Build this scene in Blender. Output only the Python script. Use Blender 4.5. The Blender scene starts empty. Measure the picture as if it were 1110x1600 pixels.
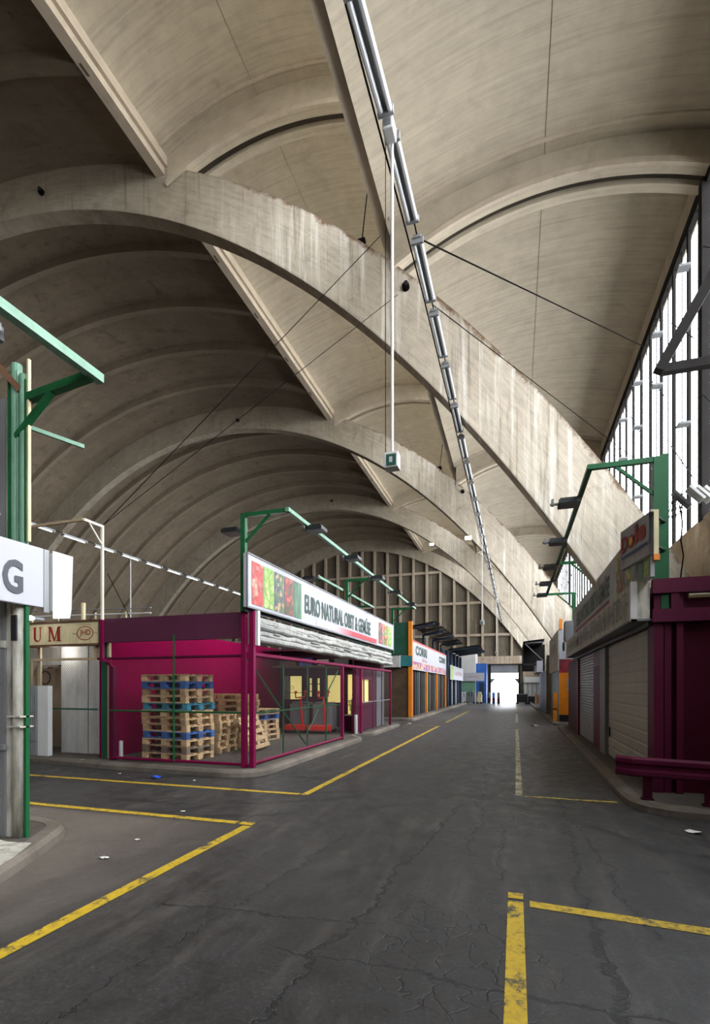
import bpy, bmesh, math, random
from mathutils import Vector, Matrix
random.seed(7)
D = bpy.data
SC = bpy.context.scene
COL = SC.collection
PI = math.pi

# ------------------------------------------------------------------ materials
def newmat(name):
    m = D.materials.new(name); m.use_nodes = True
    nt = m.node_tree
    for n in list(nt.nodes): nt.nodes.remove(n)
    out = nt.nodes.new('ShaderNodeOutputMaterial')
    b = nt.nodes.new('ShaderNodeBsdfPrincipled')
    nt.links.new(b.outputs[0], out.inputs[0])
    return m, nt, b, out

class N:
    """tiny node helper"""
    def __init__(s, nt): s.nt = nt
    def n(s, t, **k):
        x = s.nt.nodes.new(t)
        for a, v in k.items(): setattr(x, a, v)
        return x
    def l(s, a, b): s.nt.links.new(a, b)
    def put(s, sock, v):
        if isinstance(v, (int, float)): sock.default_value = v
        elif isinstance(v, tuple): sock.default_value = v if len(v) != 3 or sock.type == 'VECTOR' else (*v, 1)
        else: s.l(v, sock)
    def math(s, op, a, b=0.0, c=None, clamp=False):
        x = s.n('ShaderNodeMath', operation=op, use_clamp=clamp)
        s.put(x.inputs[0], a); s.put(x.inputs[1], b)
        if c is not None: s.put(x.inputs[2], c)
        return x.outputs[0]
    def coord(s, kind='Object'):
        return s.n('ShaderNodeTexCoord').outputs[kind]
    def mapv(s, v, scale=(1, 1, 1), rot=(0, 0, 0), loc=(0, 0, 0)):
        x = s.n('ShaderNodeMapping'); s.l(v, x.inputs[0])
        x.inputs['Scale'].default_value = scale; x.inputs['Rotation'].default_value = rot
        x.inputs['Location'].default_value = loc
        return x.outputs[0]
    def noise(s, v, scale=1, detail=3, rough=.55, dist=0):
        x = s.n('ShaderNodeTexNoise'); s.l(v, x.inputs['Vector'])
        x.inputs['Scale'].default_value = scale; x.inputs['Detail'].default_value = detail
        x.inputs['Roughness'].default_value = rough; x.inputs['Distortion'].default_value = dist
        return x.outputs['Fac']
    def ramp(s, f, stops):
        x = s.n('ShaderNodeValToRGB'); s.l(f, x.inputs[0]); cr = x.color_ramp
        while len(cr.elements) < len(stops): cr.elements.new(.5)
        for e, (p, c) in zip(cr.elements, stops):
            e.position = p; e.color = (*c, 1) if isinstance(c, tuple) else (c, c, c, 1)
        return x.outputs[0]
    def mix(s, f, a, b, mode='MIX'):
        x = s.n('ShaderNodeMix', data_type='RGBA', blend_type=mode)
        s.put(x.inputs[0], f); s.put(x.inputs[6], a); s.put(x.inputs[7], b)
        return x.outputs[2]
    def sep(s, v):
        x = s.n('ShaderNodeSeparateXYZ'); s.l(v, x.inputs[0]); return x.outputs
    def bump(s, h, b, strength=.3, dist=.02):
        x = s.n('ShaderNodeBump'); x.inputs['Strength'].default_value = strength
        x.inputs['Distance'].default_value = dist
        s.l(h, x.inputs['Height']); s.l(x.outputs[0], b.inputs['Normal'])

def lin(r, g, b):
    f = lambda c: ((c/255+.055)/1.055)**2.4 if c > 10 else c/255/12.92
    return (f(r), f(g), f(b))

def painted(name, rgb, rough=.5, metal=0, var=.25, scale=3, spec=.4, grime=0.0):
    m, nt, b, o = newmat(name); h = N(nt)
    c = lin(*rgb); co = h.coord()
    n1 = h.noise(co, scale, 4, .6)
    dark = tuple(x*(1-var) for x in c); lite = tuple(min(1, x*(1+var*.6)) for x in c)
    col = h.ramp(n1, [(.3, dark), (.7, lite)])
    if grime:
        n2 = h.noise(h.mapv(co, (4, 4, .7)), 2.2, 6, .7)
        col = h.mix(h.math('MULTIPLY', h.ramp(n2, [(.45, 0.), (.7, 1.)]), grime), col, (.06, .055, .045))
    h.put(b.inputs['Base Color'], col)
    b.inputs['Roughness'].default_value = rough; b.inputs['Metallic'].default_value = metal
    b.inputs['Specular IOR Level'].default_value = spec
    return m

def concrete(name, base=(172, 163, 146), board=(.35, 7, .35), kind='Object', stain=.5, streak=0., rust=0., var=.16, boards=.10):
    m, nt, b, o = newmat(name); h = N(nt)
    co = h.coord(); bc = h.coord(kind)
    c = lin(*base)
    big = h.noise(co, .35, 5, .6)
    mid = h.noise(co, 2.3, 5, .65)
    col = h.ramp(big, [(.25, tuple(x*(1-var*1.6) for x in c)), (.75, tuple(x*(1+var) for x in c))])
    col = h.mix(.35, col, h.ramp(mid, [(.3, tuple(x*.72 for x in c)), (.7, tuple(x*1.2 for x in c))]))
    bl = h.noise(h.mapv(bc, board), 1.6, 6, .75)
    col = h.mix(1.0, col, h.ramp(bl, [(.3, 1-boards*2), (.5, 1.), (.7, 1+boards)]), 'MULTIPLY')
    sx = h.sep(co)
    if stain:
        st = h.noise(h.mapv(co, (1, 1, 1)), .9, 9, .72, .6)
        col = h.mix(h.math('MULTIPLY', h.ramp(st, [(.56, 0.), (.72, 1.)]), stain), col, lin(96, 84, 66))
    if name.startswith('vault'):
        v = h.noise(h.mapv(co, (.6, 1.6, .6), rot=(0, .5, 0)), 1.7, 10, .8, 1.2)
        col = h.mix(h.math('MULTIPLY', h.ramp(v, [(.55, 0.), (.66, 1.)]), .6), col, lin(84, 62, 44))
    if streak:
        st = h.noise(h.mapv(co, (3.2, 1, .16)), 1.5, 6, .7)
        f = h.math('MULTIPLY', h.ramp(st, [(.5, 0.), (.68, 1.)]), streak)
        g = h.noise(co, .4, 2)
        f = h.math('MULTIPLY', f, h.ramp(g, [(.35, .15), (.6, 1.)]))
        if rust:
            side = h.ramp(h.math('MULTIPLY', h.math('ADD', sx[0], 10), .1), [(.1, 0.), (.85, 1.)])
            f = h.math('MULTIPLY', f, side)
            col = h.mix(side, h.mix(1., col, (.70, .69, .67), 'MULTIPLY'), h.mix(1., col, (1.06, 1.06, 1.06), 'MULTIPLY'))  # paints shade into the arch concrete: left part darkened, right part lightened
        col = h.mix(f, col, lin(236, 232, 222))
        st2 = h.noise(h.mapv(co, (4.2, 1, .2), loc=(7, 0, 3)), 1.6, 5, .7)
        col = h.mix(h.math('MULTIPLY', h.ramp(st2, [(.56, 0.), (.7, 1.)]), streak*.6), col, lin(110, 98, 80))
    if rust:
        uv = h.sep(h.coord('UV'))
        n3 = h.noise(h.mapv(co, (1.2, 1, .8)), 1.6, 9, .78)
        t = h.math('ADD', uv[1], h.math('MULTIPLY', h.math('SUBTRACT', n3, .52), .42))
        f = h.math('MULTIPLY', h.ramp(t, [(.94, 0.), (1.03, 1.)]), rust)
        f = h.math('MULTIPLY', f, h.ramp(h.math('MULTIPLY', h.math('ADD', sx[0], 10), .1), [(.1, .1), (.35, .85)]))
        col = h.mix(f, col, lin(104, 76, 52))
        t2 = h.ramp(uv[1], [(0.0, 1.), (.03, 0.)])
        col = h.mix(h.math('MULTIPLY', t2, .45), col, lin(90, 80, 66))
    h.put(b.inputs['Base Color'], col)
    b.inputs['Roughness'].default_value = .88
    b.inputs['Specular IOR Level'].default_value = .2
    h.bump(h.math('ADD', bl, h.math('MULTIPLY', mid, .5)), b, .35, .03)
    return m

M = {}
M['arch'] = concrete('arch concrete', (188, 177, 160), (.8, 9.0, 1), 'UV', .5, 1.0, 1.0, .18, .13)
M['strip'] = concrete('shell concrete', (177, 166, 147), (.25, 6, .25), 'Object', .22, 0, 0, .10, .10)
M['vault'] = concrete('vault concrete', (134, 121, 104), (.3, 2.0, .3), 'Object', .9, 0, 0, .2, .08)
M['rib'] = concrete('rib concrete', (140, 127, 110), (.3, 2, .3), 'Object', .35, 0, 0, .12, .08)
M['beam'] = concrete('beam concrete', (182, 169, 151), (2, .2, 2), 'Object', .25, 0, 0, .12, .06)
M['gable'] = concrete('gable infill', (104, 95, 82), (1, 1, .3), 'Object', .5, .12, 0, .22, .06)
M['mullion'] = concrete('gable mullion', (160, 146, 128), (1, 1, .3), 'Object', .35, .2, 0, .12, .06)
M['wallc'] = concrete('sill concrete', (160, 142, 120), (.3, .3, 4), 'Object', .7, .5, 0, .15, .08)
M['joint'] = painted('dark joint', (128, 116, 100), .9)
M['gap'] = painted('painted rib shade', (62, 55, 46), .9)  # dark tone painted as shade between the roof ribs
M['kerb'] = concrete('kerb stone', (112, 104, 95), (1, 1, 1), 'Object', 1.0, 0, 0, .45, .2)
M['pave'] = concrete('pavement', (84, 79, 73), (2, 2, 2), 'Object', .6, 0, 0, .25, .1)
M['outside'] = concrete('yard concrete', (210, 208, 204), (1, 1, 1), 'Object', .1)

def asphalt():
    m, nt, b, o = newmat('asphalt'); h = N(nt); co = h.coord(); s = h.sep(co)
    big = h.noise(co, .25, 6, .65); fine = h.noise(co, 38, 3, .7); mid = h.noise(co, 3.5, 6, .75, .5)
    c = lin(49, 47, 46)
    col = h.ramp(big, [(.3, tuple(x*.66 for x in c)), (.7, tuple(x*1.3 for x in c))])
    col = h.mix(.5, col, h.ramp(mid, [(.3, tuple(x*.55 for x in c)), (.72, tuple(x*1.6 for x in c))]))
    col = h.mix(1., col, h.ramp(fine, [(.3, .6), (.6, 1.05), (.72, 2.3)]), 'MULTIPLY')
    # streaky scuffs along the lane
    sc = h.noise(h.mapv(co, (3, .5, 1), rot=(0, 0, .35)), 1.2, 8, .75)
    col = h.mix(h.math('MULTIPLY', h.ramp(sc, [(.5, 0.), (.68, 1.)]), .42), col, lin(92, 86, 79))
    # tyre arcs
    for cx, cy, r, w in ((-5.2, 10.2, 4.4, .09), (-5.3, 10.4, 5.3, .1), (-1.0, 4.2, 3.4, .08), (-3.2, 3.0, 5.2, .12), (2.8, 9.5, 5.6, .12)):
        dx = h.math('SUBTRACT', s[0], cx); dy = h.math('SUBTRACT', s[1], cy)
        d = h.math('SQRT', h.math('ADD', h.math('MULTIPLY', dx, dx), h.math('MULTIPLY', dy, dy)))
        f = h.math('SUBTRACT', 1, h.math('DIVIDE', h.math('ABSOLUTE', h.math('SUBTRACT', d, r)), w), clamp=True)
        f = h.math('MULTIPLY', f, h.ramp(h.noise(co, .9, 2), [(.4, 0.), (.55, .85)]))
        col = h.mix(f, col, lin(24, 23, 23))
    # dusty, paler ground on the left next to the kerb island; far lane paler with distance
    dl = h.math('ADD', s[0], h.math('MULTIPLY', h.noise(co, .8, 4), 1.8))
    fd = h.math('MULTIPLY', h.ramp(h.math('MULTIPLY', h.math('ADD', dl, 6.0), .115), [(.28, 1.), (.5, 0.)]),
                h.ramp(h.math('MULTIPLY', h.math('SUBTRACT', 5.4, s[1]), .3), [(.05, 0.), (.12, 1.)]))
    col = h.mix(h.math('MULTIPLY', fd, .6), col, lin(118, 108, 98))
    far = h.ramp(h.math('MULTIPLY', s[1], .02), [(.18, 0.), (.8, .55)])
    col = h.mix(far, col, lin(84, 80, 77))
    # cracks: long wandering ones and patches of crazing
    wob = h.noise(co, 1.3, 7, .72)
    wob2 = h.math('MULTIPLY', h.math('SUBTRACT', wob, .5), .62)
    tot = None
    def acc(v):
        nonlocal tot
        tot = v if tot is None else h.math('MAXIMUM', tot, v)
    for x0, sl, y0, y1, w in ((.42, .02, 0, 8.2, .011), (-1.35, .09, 0, 7, .010), (-.28, .03, 4.3, 9.0, .006), (1.05, -.06, 3.6, 7.2, .005), (-2.35, .12, .5, 5.2, .005), (-.25, -.03, 5, 11, .008)):
        xx = h.math('SUBTRACT', s[0], h.math('ADD', x0, h.math('MULTIPLY', s[1], sl)))
        d = h.math('ABSOLUTE', h.math('ADD', xx, wob2))
        f = h.math('SUBTRACT', 1.5, h.math('DIVIDE', d, w*1.7), clamp=True)
        g = h.math('MULTIPLY', h.math('GREATER_THAN', s[1], y0), h.math('LESS_THAN', s[1], y1))
        acc(h.math('MULTIPLY', f, g))
    for y0, sl, x0, x1 in ((2.75, -.05, -1.4, 2.2), (3.35, .1, -2.5, -.9)):
        yy = h.math('SUBTRACT', s[1], h.math('ADD', y0, h.math('MULTIPLY', s[0], sl)))
        d = h.math('ABSOLUTE', h.math('ADD', yy, h.math('MULTIPLY', wob2, .6)))
        f = h.math('SUBTRACT', 1.4, h.math('DIVIDE', d, .011), clamp=True)
        acc(h.math('MULTIPLY', f, h.math('MULTIPLY', h.math('GREATER_THAN', s[0], x0), h.math('LESS_THAN', s[0], x1))))
    v = h.n('ShaderNodeTexVoronoi', feature='DISTANCE_TO_EDGE')
    ad = h.n('ShaderNodeVectorMath', operation='ADD'); h.l(co, ad.inputs[0])
    nn = h.n('ShaderNodeTexNoise'); h.l(co, nn.inputs['Vector']); nn.inputs['Scale'].default_value = 6
    sc2 = h.n('ShaderNodeVectorMath', operation='SCALE'); h.l(nn.outputs['Color'], sc2.inputs[0]); sc2.inputs['Scale'].default_value = .22
    h.l(sc2.outputs[0], ad.inputs[1]); h.l(ad.outputs[0], v.inputs['Vector']); v.inputs['Scale'].default_value = 5.5
    cz = h.math('SUBTRACT', 1, h.math('DIVIDE', v.outputs['Distance'], .035), clamp=True)
    dx = h.math('SUBTRACT', s[0], -.35); dy = h.math('SUBTRACT', s[1], 3.2)
    near = h.math('SQRT', h.math('ADD', h.math('MULTIPLY', dx, dx), h.math('MULTIPLY', h.math('MULTIPLY', dy, dy), .5)))
    patch = h.math('MULTIPLY', h.ramp(h.math('ADD', near, h.math('MULTIPLY', mid, .6)), [(.75, 1.), (1., 0.)]), .8)
    dx2 = h.math('SUBTRACT', s[0], .15); dy2 = h.math('SUBTRACT', s[1], 6.1)
    near2 = h.math('SQRT', h.math('ADD', h.math('MULTIPLY', dx2, dx2), h.math('MULTIPLY', h.math('MULTIPLY', dy2, dy2), .4)))
    patch = h.math('MAXIMUM', patch, h.math('MULTIPLY', h.ramp(h.math('ADD', near2, h.math('MULTIPLY', mid, .7)), [(.7, 1.), (1., 0.)]), .6))
    acc(h.math('MULTIPLY', cz, patch))
    col = h.mix(h.math('MULTIPLY', tot, .85), col, (.008, .008, .008))
    h.put(b.inputs['Base Color'], col)
    r = h.ramp(mid, [(.3, .42), (.7, .75)])
    r = h.math('MULTIPLY', r, h.ramp(h.math('MULTIPLY', s[1], .02), [(.6, 1.), (.8, .55)]))
    h.l(r, b.inputs['Roughness'])
    hh = h.math('SUBTRACT', h.math('ADD', h.math('MULTIPLY', fine, .25), h.math('MULTIPLY', mid, .3)), tot)
    h.bump(hh, b, .5, .012)
    return m
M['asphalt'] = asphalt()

def line_paint(name, rgb, wear):
    m, nt, b, o = newmat(name); h = N(nt); co = h.coord('Object')
    n1 = h.noise(co, 16, 8, .8); n2 = h.noise(co, 3, 3, .6)
    t = h.math('ADD', h.math('MULTIPLY', n1, .6), h.math('MULTIPLY', n2, .4))
    f = h.ramp(t, [(wear-.03, 0.), (wear+.03, 1.)])
    c = lin(*rgb)
    col = h.mix(f, lin(66, 63, 52), h.ramp(n1, [(.3, tuple(x*.6 for x in c)), (.6, c)]))
    h.put(b.inputs['Base Color'], col); b.inputs['Roughness'].default_value = .65
    return m
M['yellow'] = line_paint('yellow paint', (190, 158, 34), .45)
M['yellow_worn'] = line_paint('worn yellow paint', (190, 165, 62), .5)
M['pale_line'] = line_paint('faded line paint', (186, 176, 140), .49)

M['magenta'] = painted('magenta paint', (112, 8, 58), .5, 0, .15, 1.2, .2)
M['magenta_dark'] = painted('dark magenta panel', (82, 12, 46), .55, 0, .15, 1, .2)
M['magenta_bright'] = painted('bright magenta panel', (118, 0, 54), .8, 0, .12, .7, .05)
M['plum'] = painted('plum panel', (80, 34, 58), .5, 0, .15, 1)
M['wine'] = painted('wine panel', (66, 6, 32), .6, 0, .2, 1, .15)
M['green'] = painted('green paint', (26, 86, 50), .4, 0, .2, 3, .2)
M['green_pale'] = painted('pale green paint', (104, 146, 122), .5, 0, .2, 6, grime=.25)
M['green_dark'] = painted('dark green panel', (28, 78, 60), .5, 0, .15, 1)
M['teal'] = painted('teal paint', (40, 112, 116), .5)
M['orange'] = painted('orange paint', (226, 132, 24), .45, 0, .12)
M['white'] = painted('white paint', (196, 196, 194), .5, 0, .06, 1.5, grime=.15)
M['white_dirty'] = painted('dirty white panel', (184, 180, 168), .65, 0, .2, 3, grime=.8)
M['banner_white'] = painted('white banner', (172, 172, 180), .5, 0, .04, .5)
M['banner_grey'] = painted('grey backed banner', (164, 162, 164), .6, 0, .1, .6, grime=.3)
M['canvas'] = painted('white canvas', (172, 171, 166), .8, 0, .22, 2.5, grime=.5)
M['cream'] = painted('cream sign', (206, 192, 152), .55, 0, .1, 1.5, grime=.25)
M['mast_white'] = painted('cream white steel', (216, 208, 190), .5, 0, .1, 3)
M['tan'] = painted('tan steel', (168, 150, 122), .55, 0, .12, 3)
M['brown'] = painted('rust brown edge', (92, 62, 42), .7)
M['oldwood'] = painted('brown boarding', (86, 68, 48), .75, 0, .35, 3)
M['darkred'] = painted('dark red lettering', (140, 34, 26), .6, 0, .15, 3)
M['charcoal'] = painted('charcoal lettering', (66, 68, 74), .5, 0, .05)
M['black'] = painted('black metal', (28, 30, 32), .5, 0, .2)
M['cable'] = painted('dark cable', (20, 19, 18), .9, spec=0.0)
M['steel_dark'] = painted('dark window steel', (40, 38, 37), .9, 0, .15, spec=.05)
M['grey'] = painted('grey metal', (142, 144, 146), .45, .4, .15, 2)
M['grey_mid'] = painted('mid grey panel', (112, 114, 116), .55, 0, .15, 2)
M['greydoor'] = painted('pale grey door', (190, 190, 186), .6, 0, .1, 1.2, grime=.35)
M['roller'] = painted('roller door', (166, 162, 148), .6, 0, .12, .8, grime=.12)
M['blue'] = painted('blue paint', (36, 88, 160), .5)
M['navy'] = painted('navy steel', (28, 44, 66), .5)
M['red'] = painted('red enamel', (206, 44, 30), .4, 0, .1)
M['rustroof'] = painted('dark corrugated roof', (50, 46, 44), .7, 0, .3, 4)
M['cardboard'] = painted('cardboard', (176, 126, 82), .8)
M['litter'] = painted('litter white', (220, 216, 210), .7)
M['blue_litter'] = painted('blue bag', (40, 84, 214), .45)
M['tomato'] = painted('tomato red', (196, 48, 36), .5, 0, .5, 10)

def wood(name, rgb, var=.35):
    m, nt, b, o = newmat(name); h = N(nt); co = h.coord(); c = lin(*rgb)
    inf = h.n('ShaderNodeObjectInfo')
    n1 = h.noise(h.mapv(co, (2, 14, 14)), 2.5, 6, .7)
    col = h.ramp(n1, [(.3, tuple(x*(1-var) for x in c)), (.7, tuple(min(1, x*(1+var*.6)) for x in c))])
    br = h.math('ADD', .68, h.math('MULTIPLY', inf.outputs['Random'], .5))
    cmb = h.n('ShaderNodeCombineXYZ')
    for i in range(3): h.l(br, cmb.inputs[i])
    col = h.mix(1., col, cmb.outputs[0], 'MULTIPLY')
    h.put(b.inputs['Base Color'], col); b.inputs['Roughness'].default_value = .8
    return m
M['wood'] = wood('pallet wood', (206, 174, 130))
M['wood_blue'] = wood('blue pallet wood', (52, 96, 160))
M['wood_teal'] = wood('teal pallet wood', (58, 142, 168))
M['wood_grey'] = wood('grey pallet wood', (128, 112, 94))

def emis(name, rgb, strength):
    m, nt, b, o = newmat(name)
    b.inputs['Base Color'].default_value = (*lin(*rgb), 1)
    b.inputs['Emission Color'].default_value = (*lin(*rgb), 1)
    b.inputs['Emission Strength'].default_value = strength
    return m
M['lit_yellow'] = emis('lit yellow room', (240, 222, 140), .75)
M['tube_lit'] = emis('lit tube', (236, 238, 240), 1.0)
M['tube'] = painted('fluorescent tube', (222, 226, 230), .25, 0, .05)
M['alu'] = painted('aluminium reflector', (206, 212, 220), .28, .55, .1, 8)

def glass_pane():
    m, nt, b, o = newmat('window glass'); h = N(nt)
    tr = h.n('ShaderNodeBsdfTransparent'); tr.inputs[0].default_value = (.93, .96, 1, 1)
    gl = h.n('ShaderNodeBsdfGlossy'); gl.inputs['Roughness'].default_value = .15
    co = h.coord(); n1 = h.noise(co, 1.5, 4)
    mx = h.n('ShaderNodeMixShader'); h.l(h.ramp(n1, [(.3, .04), (.7, .12)]), mx.inputs[0])
    h.l(tr.outputs[0], mx.inputs[1]); h.l(gl.outputs[0], mx.inputs[2]); h.l(mx.outputs[0], o.inputs[0])
    return m
M['glass'] = glass_pane()

def backlit():
    m, nt, b, o = newmat('translucent white door'); h = N(nt)
    t = h.n('ShaderNodeBsdfTranslucent'); t.inputs[0].default_value = (.95, .97, 1, 1)
    co = h.coord(); n1 = h.noise(co, .8, 3)
    h.put(b.inputs['Base Color'], h.ramp(n1, [(.3, .8), (.7, .9)]))
    mx = h.n('ShaderNodeMixShader'); mx.inputs[0].default_value = .6
    h.l(b.outputs[0], mx.inputs[1]); h.l(t.outputs[0], mx.inputs[2]); h.l(mx.outputs[0], o.inputs[0])
    return m
M['backlit'] = backlit()

def chainlink(name, rgb, pitch, wire):
    """woven wire: diagonal wires, open between"""
    m, nt, b, o = newmat(name); h = N(nt); s = h.sep(h.coord('UV'))
    def w(v):
        f = h.math('FRACT', h.math('DIVIDE', v, pitch))
        return h.math('LESS_THAN', h.math('ABSOLUTE', h.math('SUBTRACT', f, .5)), wire)
    a = w(h.math('ADD', s[0], s[1])); c = w(h.math('ADD', h.math('SUBTRACT', s[0], s[1]), 100))
    f = h.math('MAXIMUM', a, c)
    tr = h.n('ShaderNodeBsdfTransparent'); mx = h.n('ShaderNodeMixShader')
    b.inputs['Base Color'].default_value = (*lin(*rgb), 1); b.inputs['Roughness'].default_value = .5
    b.inputs['Metallic'].default_value = .3
    h.l(f, mx.inputs[0]); h.l(tr.outputs[0], mx.inputs[1]); h.l(b.outputs[0], mx.inputs[2]); h.l(mx.outputs[0], o.inputs[0])
    return m
M['mesh'] = chainlink('chain link', (96, 80, 84), .062, .04)
M['mesh_dark'] = chainlink('dark chain link', (50, 40, 44), .062, .06)
M['mesh_big'] = chainlink('wide chain link', (190, 186, 178), .075, .06)

def picture(name, cols, scale, bg=None, stretch=(1, 1, 1)):
    m, nt, b, o = newmat(name); h = N(nt); co = h.coord()
    v = h.n('ShaderNodeTexVoronoi'); h.l(h.mapv(co, stretch), v.inputs['Vector']); v.inputs['Scale'].default_value = scale
    n1 = h.sep(v.outputs['Color'])
    st = [(i/max(1, len(cols)-1)*.8+.1, lin(*c)) for i, c in enumerate(cols)]
    col = h.ramp(n1[0], st)
    sh = h.ramp(v.outputs['Distance'], [(.0, 1.15), (.75, .45)])
    col = h.mix(1., col, sh, 'MULTIPLY')
    h.put(b.inputs['Base Color'], col); b.inputs['Roughness'].default_value = .5
    return m
PIC = [picture('tomato picture', [(220, 70, 60), (206, 40, 34), (232, 150, 130)], 9),
       picture('lettuce picture', [(170, 208, 90), (120, 176, 60), (206, 226, 140)], 10),
       picture('grape picture', [(70, 76, 100), (96, 140, 84), (196, 160, 120)], 11),
       picture('berry picture', [(150, 46, 50), (70, 96, 60), (200, 90, 80)], 11),
       picture('chive picture', [(70, 120, 84), (110, 160, 120), (52, 92, 72)], 5, None, (6, 6, .6)),
       picture('fruit mix picture', [(196, 60, 50), (140, 190, 70), (230, 180, 70), (90, 120, 70)], 9),
       picture('flower picture', [(176, 60, 130), (120, 80, 160), (236, 220, 230), (210, 120, 120), (236, 190, 120)], 6)]
M['foliage'] = picture('pale foliage', [(198, 200, 150), (150, 168, 100), (220, 220, 190)], 9)
M['brownshelf'] = picture('shelf goods', [(120, 70, 50), (90, 60, 50), (180, 160, 150)], 7)

def gradient_strip(name, a, b_, axis, lo, hi):
    m, nt, b, o = newmat(name); h = N(nt); s = h.sep(h.coord())
    t = h.math('DIVIDE', h.math('SUBTRACT', s[axis], lo), hi-lo)
    h.put(b.inputs['Base Color'], h.ramp(t, [(0., lin(*a)), (1., lin(*b_))])); b.inputs['Roughness'].default_value = .5
    return m

# ------------------------------------------------------------------ mesh helpers
class MB:
    def __init__(s): s.v = []; s.f = []; s.uv = {}
    def quad(s, a, b, c, d, uv=None):
        i = len(s.v); s.v += [tuple(a), tuple(b), tuple(c), tuple(d)]; s.f.append((i, i+1, i+2, i+3))
        if uv: s.uv[len(s.f)-1] = uv
        return s
    def poly(s, pts):
        i = len(s.v); s.v += [tuple(p) for p in pts]; s.f.append(tuple(range(i, i+len(pts)))); return s
    def box(s, x0, x1, y0, y1, z0, z1, rz=0, piv=None):
        if x0 > x1: x0, x1 = x1, x0
        if y0 > y1: y0, y1 = y1, y0
        if z0 > z1: z0, z1 = z1, z0
        P = [(x0, y0, z0), (x1, y0, z0), (x1, y1, z0), (x0, y1, z0), (x0, y0, z1), (x1, y0, z1), (x1, y1, z1), (x0, y1, z1)]
        if rz:
            px, py = piv or ((x0+x1)/2, (y0+y1)/2); c, q = math.cos(rz), math.sin(rz)
            P = [(px+(x-px)*c-(y-py)*q, py+(x-px)*q+(y-py)*c, z) for x, y, z in P]
        i = len(s.v); s.v += P
        for f in ((0, 3, 2, 1), (4, 5, 6, 7), (0, 1, 5, 4), (1, 2, 6, 5), (2, 3, 7, 6), (3, 0, 4, 7)): s.f.append(tuple(i+k for k in f))
        return s
    def tube(s, a, b, r, n=8, r2=None, cap=True):
        a, b = Vector(a), Vector(b); d = (b-a).normalized()
        u = d.orthogonal().normalized(); w = d.cross(u); r2 = r if r2 is None else r2
        i = len(s.v)
        for k in range(n):
            t = 2*PI*(k+.5)/n; o = u*math.cos(t)+w*math.sin(t)
            s.v.append(tuple(a+o*r)); s.v.append(tuple(b+o*r2))
        for k in range(n):
            j = (k+1) % n; s.f.append((i+2*k, i+2*j, i+2*j+1, i+2*k+1))
        if cap: s.f.append(tuple(i+2*k for k in reversed(range(n)))); s.f.append(tuple(i+2*k+1 for k in range(n)))
        return s
    def bar(s, a, b, w, h, up=(0, 0, 1)):
        a, b = Vector(a), Vector(b); d = (b-a).normalized(); u = Vector(up)
        if abs(d.dot(u)) > .98: u = Vector((0, 1, 0))
        x = d.cross(u).normalized()*w/2; y = x.cross(d).normalized()*h/2
        i = len(s.v)
        for p in (a, b):
            for q in (-x-y, x-y, x+y, -x+y): s.v.append(tuple(p+q))
        for f in ((0, 1, 2, 3), (4, 7, 6, 5), (0, 4, 5, 1), (1, 5, 6, 2), (2, 6, 7, 3), (3, 7, 4, 0)): s.f.append(tuple(i+k for k in f))
        return s
    def chain(s, pts, r, n=6):
        for a, b in zip(pts, pts[1:]): s.tube(a, b, r, n)
        return s
    def sphere(s, c, r, nu=10, nv=6, sq=(1, 1, 1)):
        i = len(s.v)
        for a in range(nv+1):
            for k in range(nu):
                t = PI*a/nv; p = 2*PI*k/nu
                s.v.append((c[0]+r*sq[0]*math.sin(t)*math.cos(p), c[1]+r*sq[1]*math.sin(t)*math.sin(p), c[2]+r*sq[2]*math.cos(t)))
        for a in range(nv):
            for k in range(nu):
                j = (k+1) % nu; s.f.append((i+a*nu+k, i+a*nu+j, i+(a+1)*nu+j, i+(a+1)*nu+k))
        return s
    def prism(s, outline, z0, z1):
        i = len(s.v); n = len(outline)
        s.v += [(x, y, z0) for x, y in outline]+[(x, y, z1) for x, y in outline]
        s.f.append(tuple(i+k for k in reversed(range(n)))); s.f.append(tuple(i+n+k for k in range(n)))
        for k in range(n): j = (k+1) % n; s.f.append((i+k, i+j, i+n+j, i+n+k))
        return s
    def build(s, name, mat, parent=None, smooth=False, bevel=0, loc=None):
        me = D.meshes.new(name); vv = s.v
        if loc: vv = [(x-loc[0], y-loc[1], z-loc[2]) for x, y, z in vv]
        me.from_pydata(vv, [], s.f); me.materials.append(M[mat] if isinstance(mat, str) else mat)
        if s.uv:
            l = me.uv_layers.new(name='UVMap')
            for fi, uv in s.uv.items():
                for k, li in enumerate(me.polygons[fi].loop_indices): l.data[li].uv = uv[k]
        if smooth:
            for p in me.polygons: p.use_smooth = True
        me.validate(); me.update()
        o = D.objects.new(name, me); COL.objects.link(o)
        if loc: o.location = loc
        if parent is not None:
            o.parent = parent
            o.matrix_parent_inverse = Matrix.Translation(parent.location).inverted() if not parent.rotation_euler.z else parent.matrix_basis.inverted()
        if bevel:
            b = o.modifiers.new('Bevel', 'BEVEL'); b.width = bevel; b.segments = 2; b.limit_method = 'ANGLE'
        return o

def tag(o, label=None, cat=None, group=None, kind=None):
    if label: o['label'] = label
    if cat: o['category'] = cat
    if group: o['group'] = group
    if kind: o['kind'] = kind
    return o
def thing(name, label, cat, loc=(0, 0, 0), group=None, kind=None, rz=0):
    o = D.objects.new(name, None); COL.objects.link(o); o.location = loc; o.rotation_euler.z = rz
    o.empty_display_size = .2
    return tag(o, label, cat, group, kind)
def struct(o, label=None, cat=None): return tag(o, label, cat, None, 'structure')
def kids(o): return [c for c in D.objects if c.parent == o]
def copy_tree(o, parent=None):
    c = o.copy(); COL.objects.link(c)
    if parent is not None: c.parent = parent
    for ch in kids(o): copy_tree(ch, c)
    return c

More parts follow.
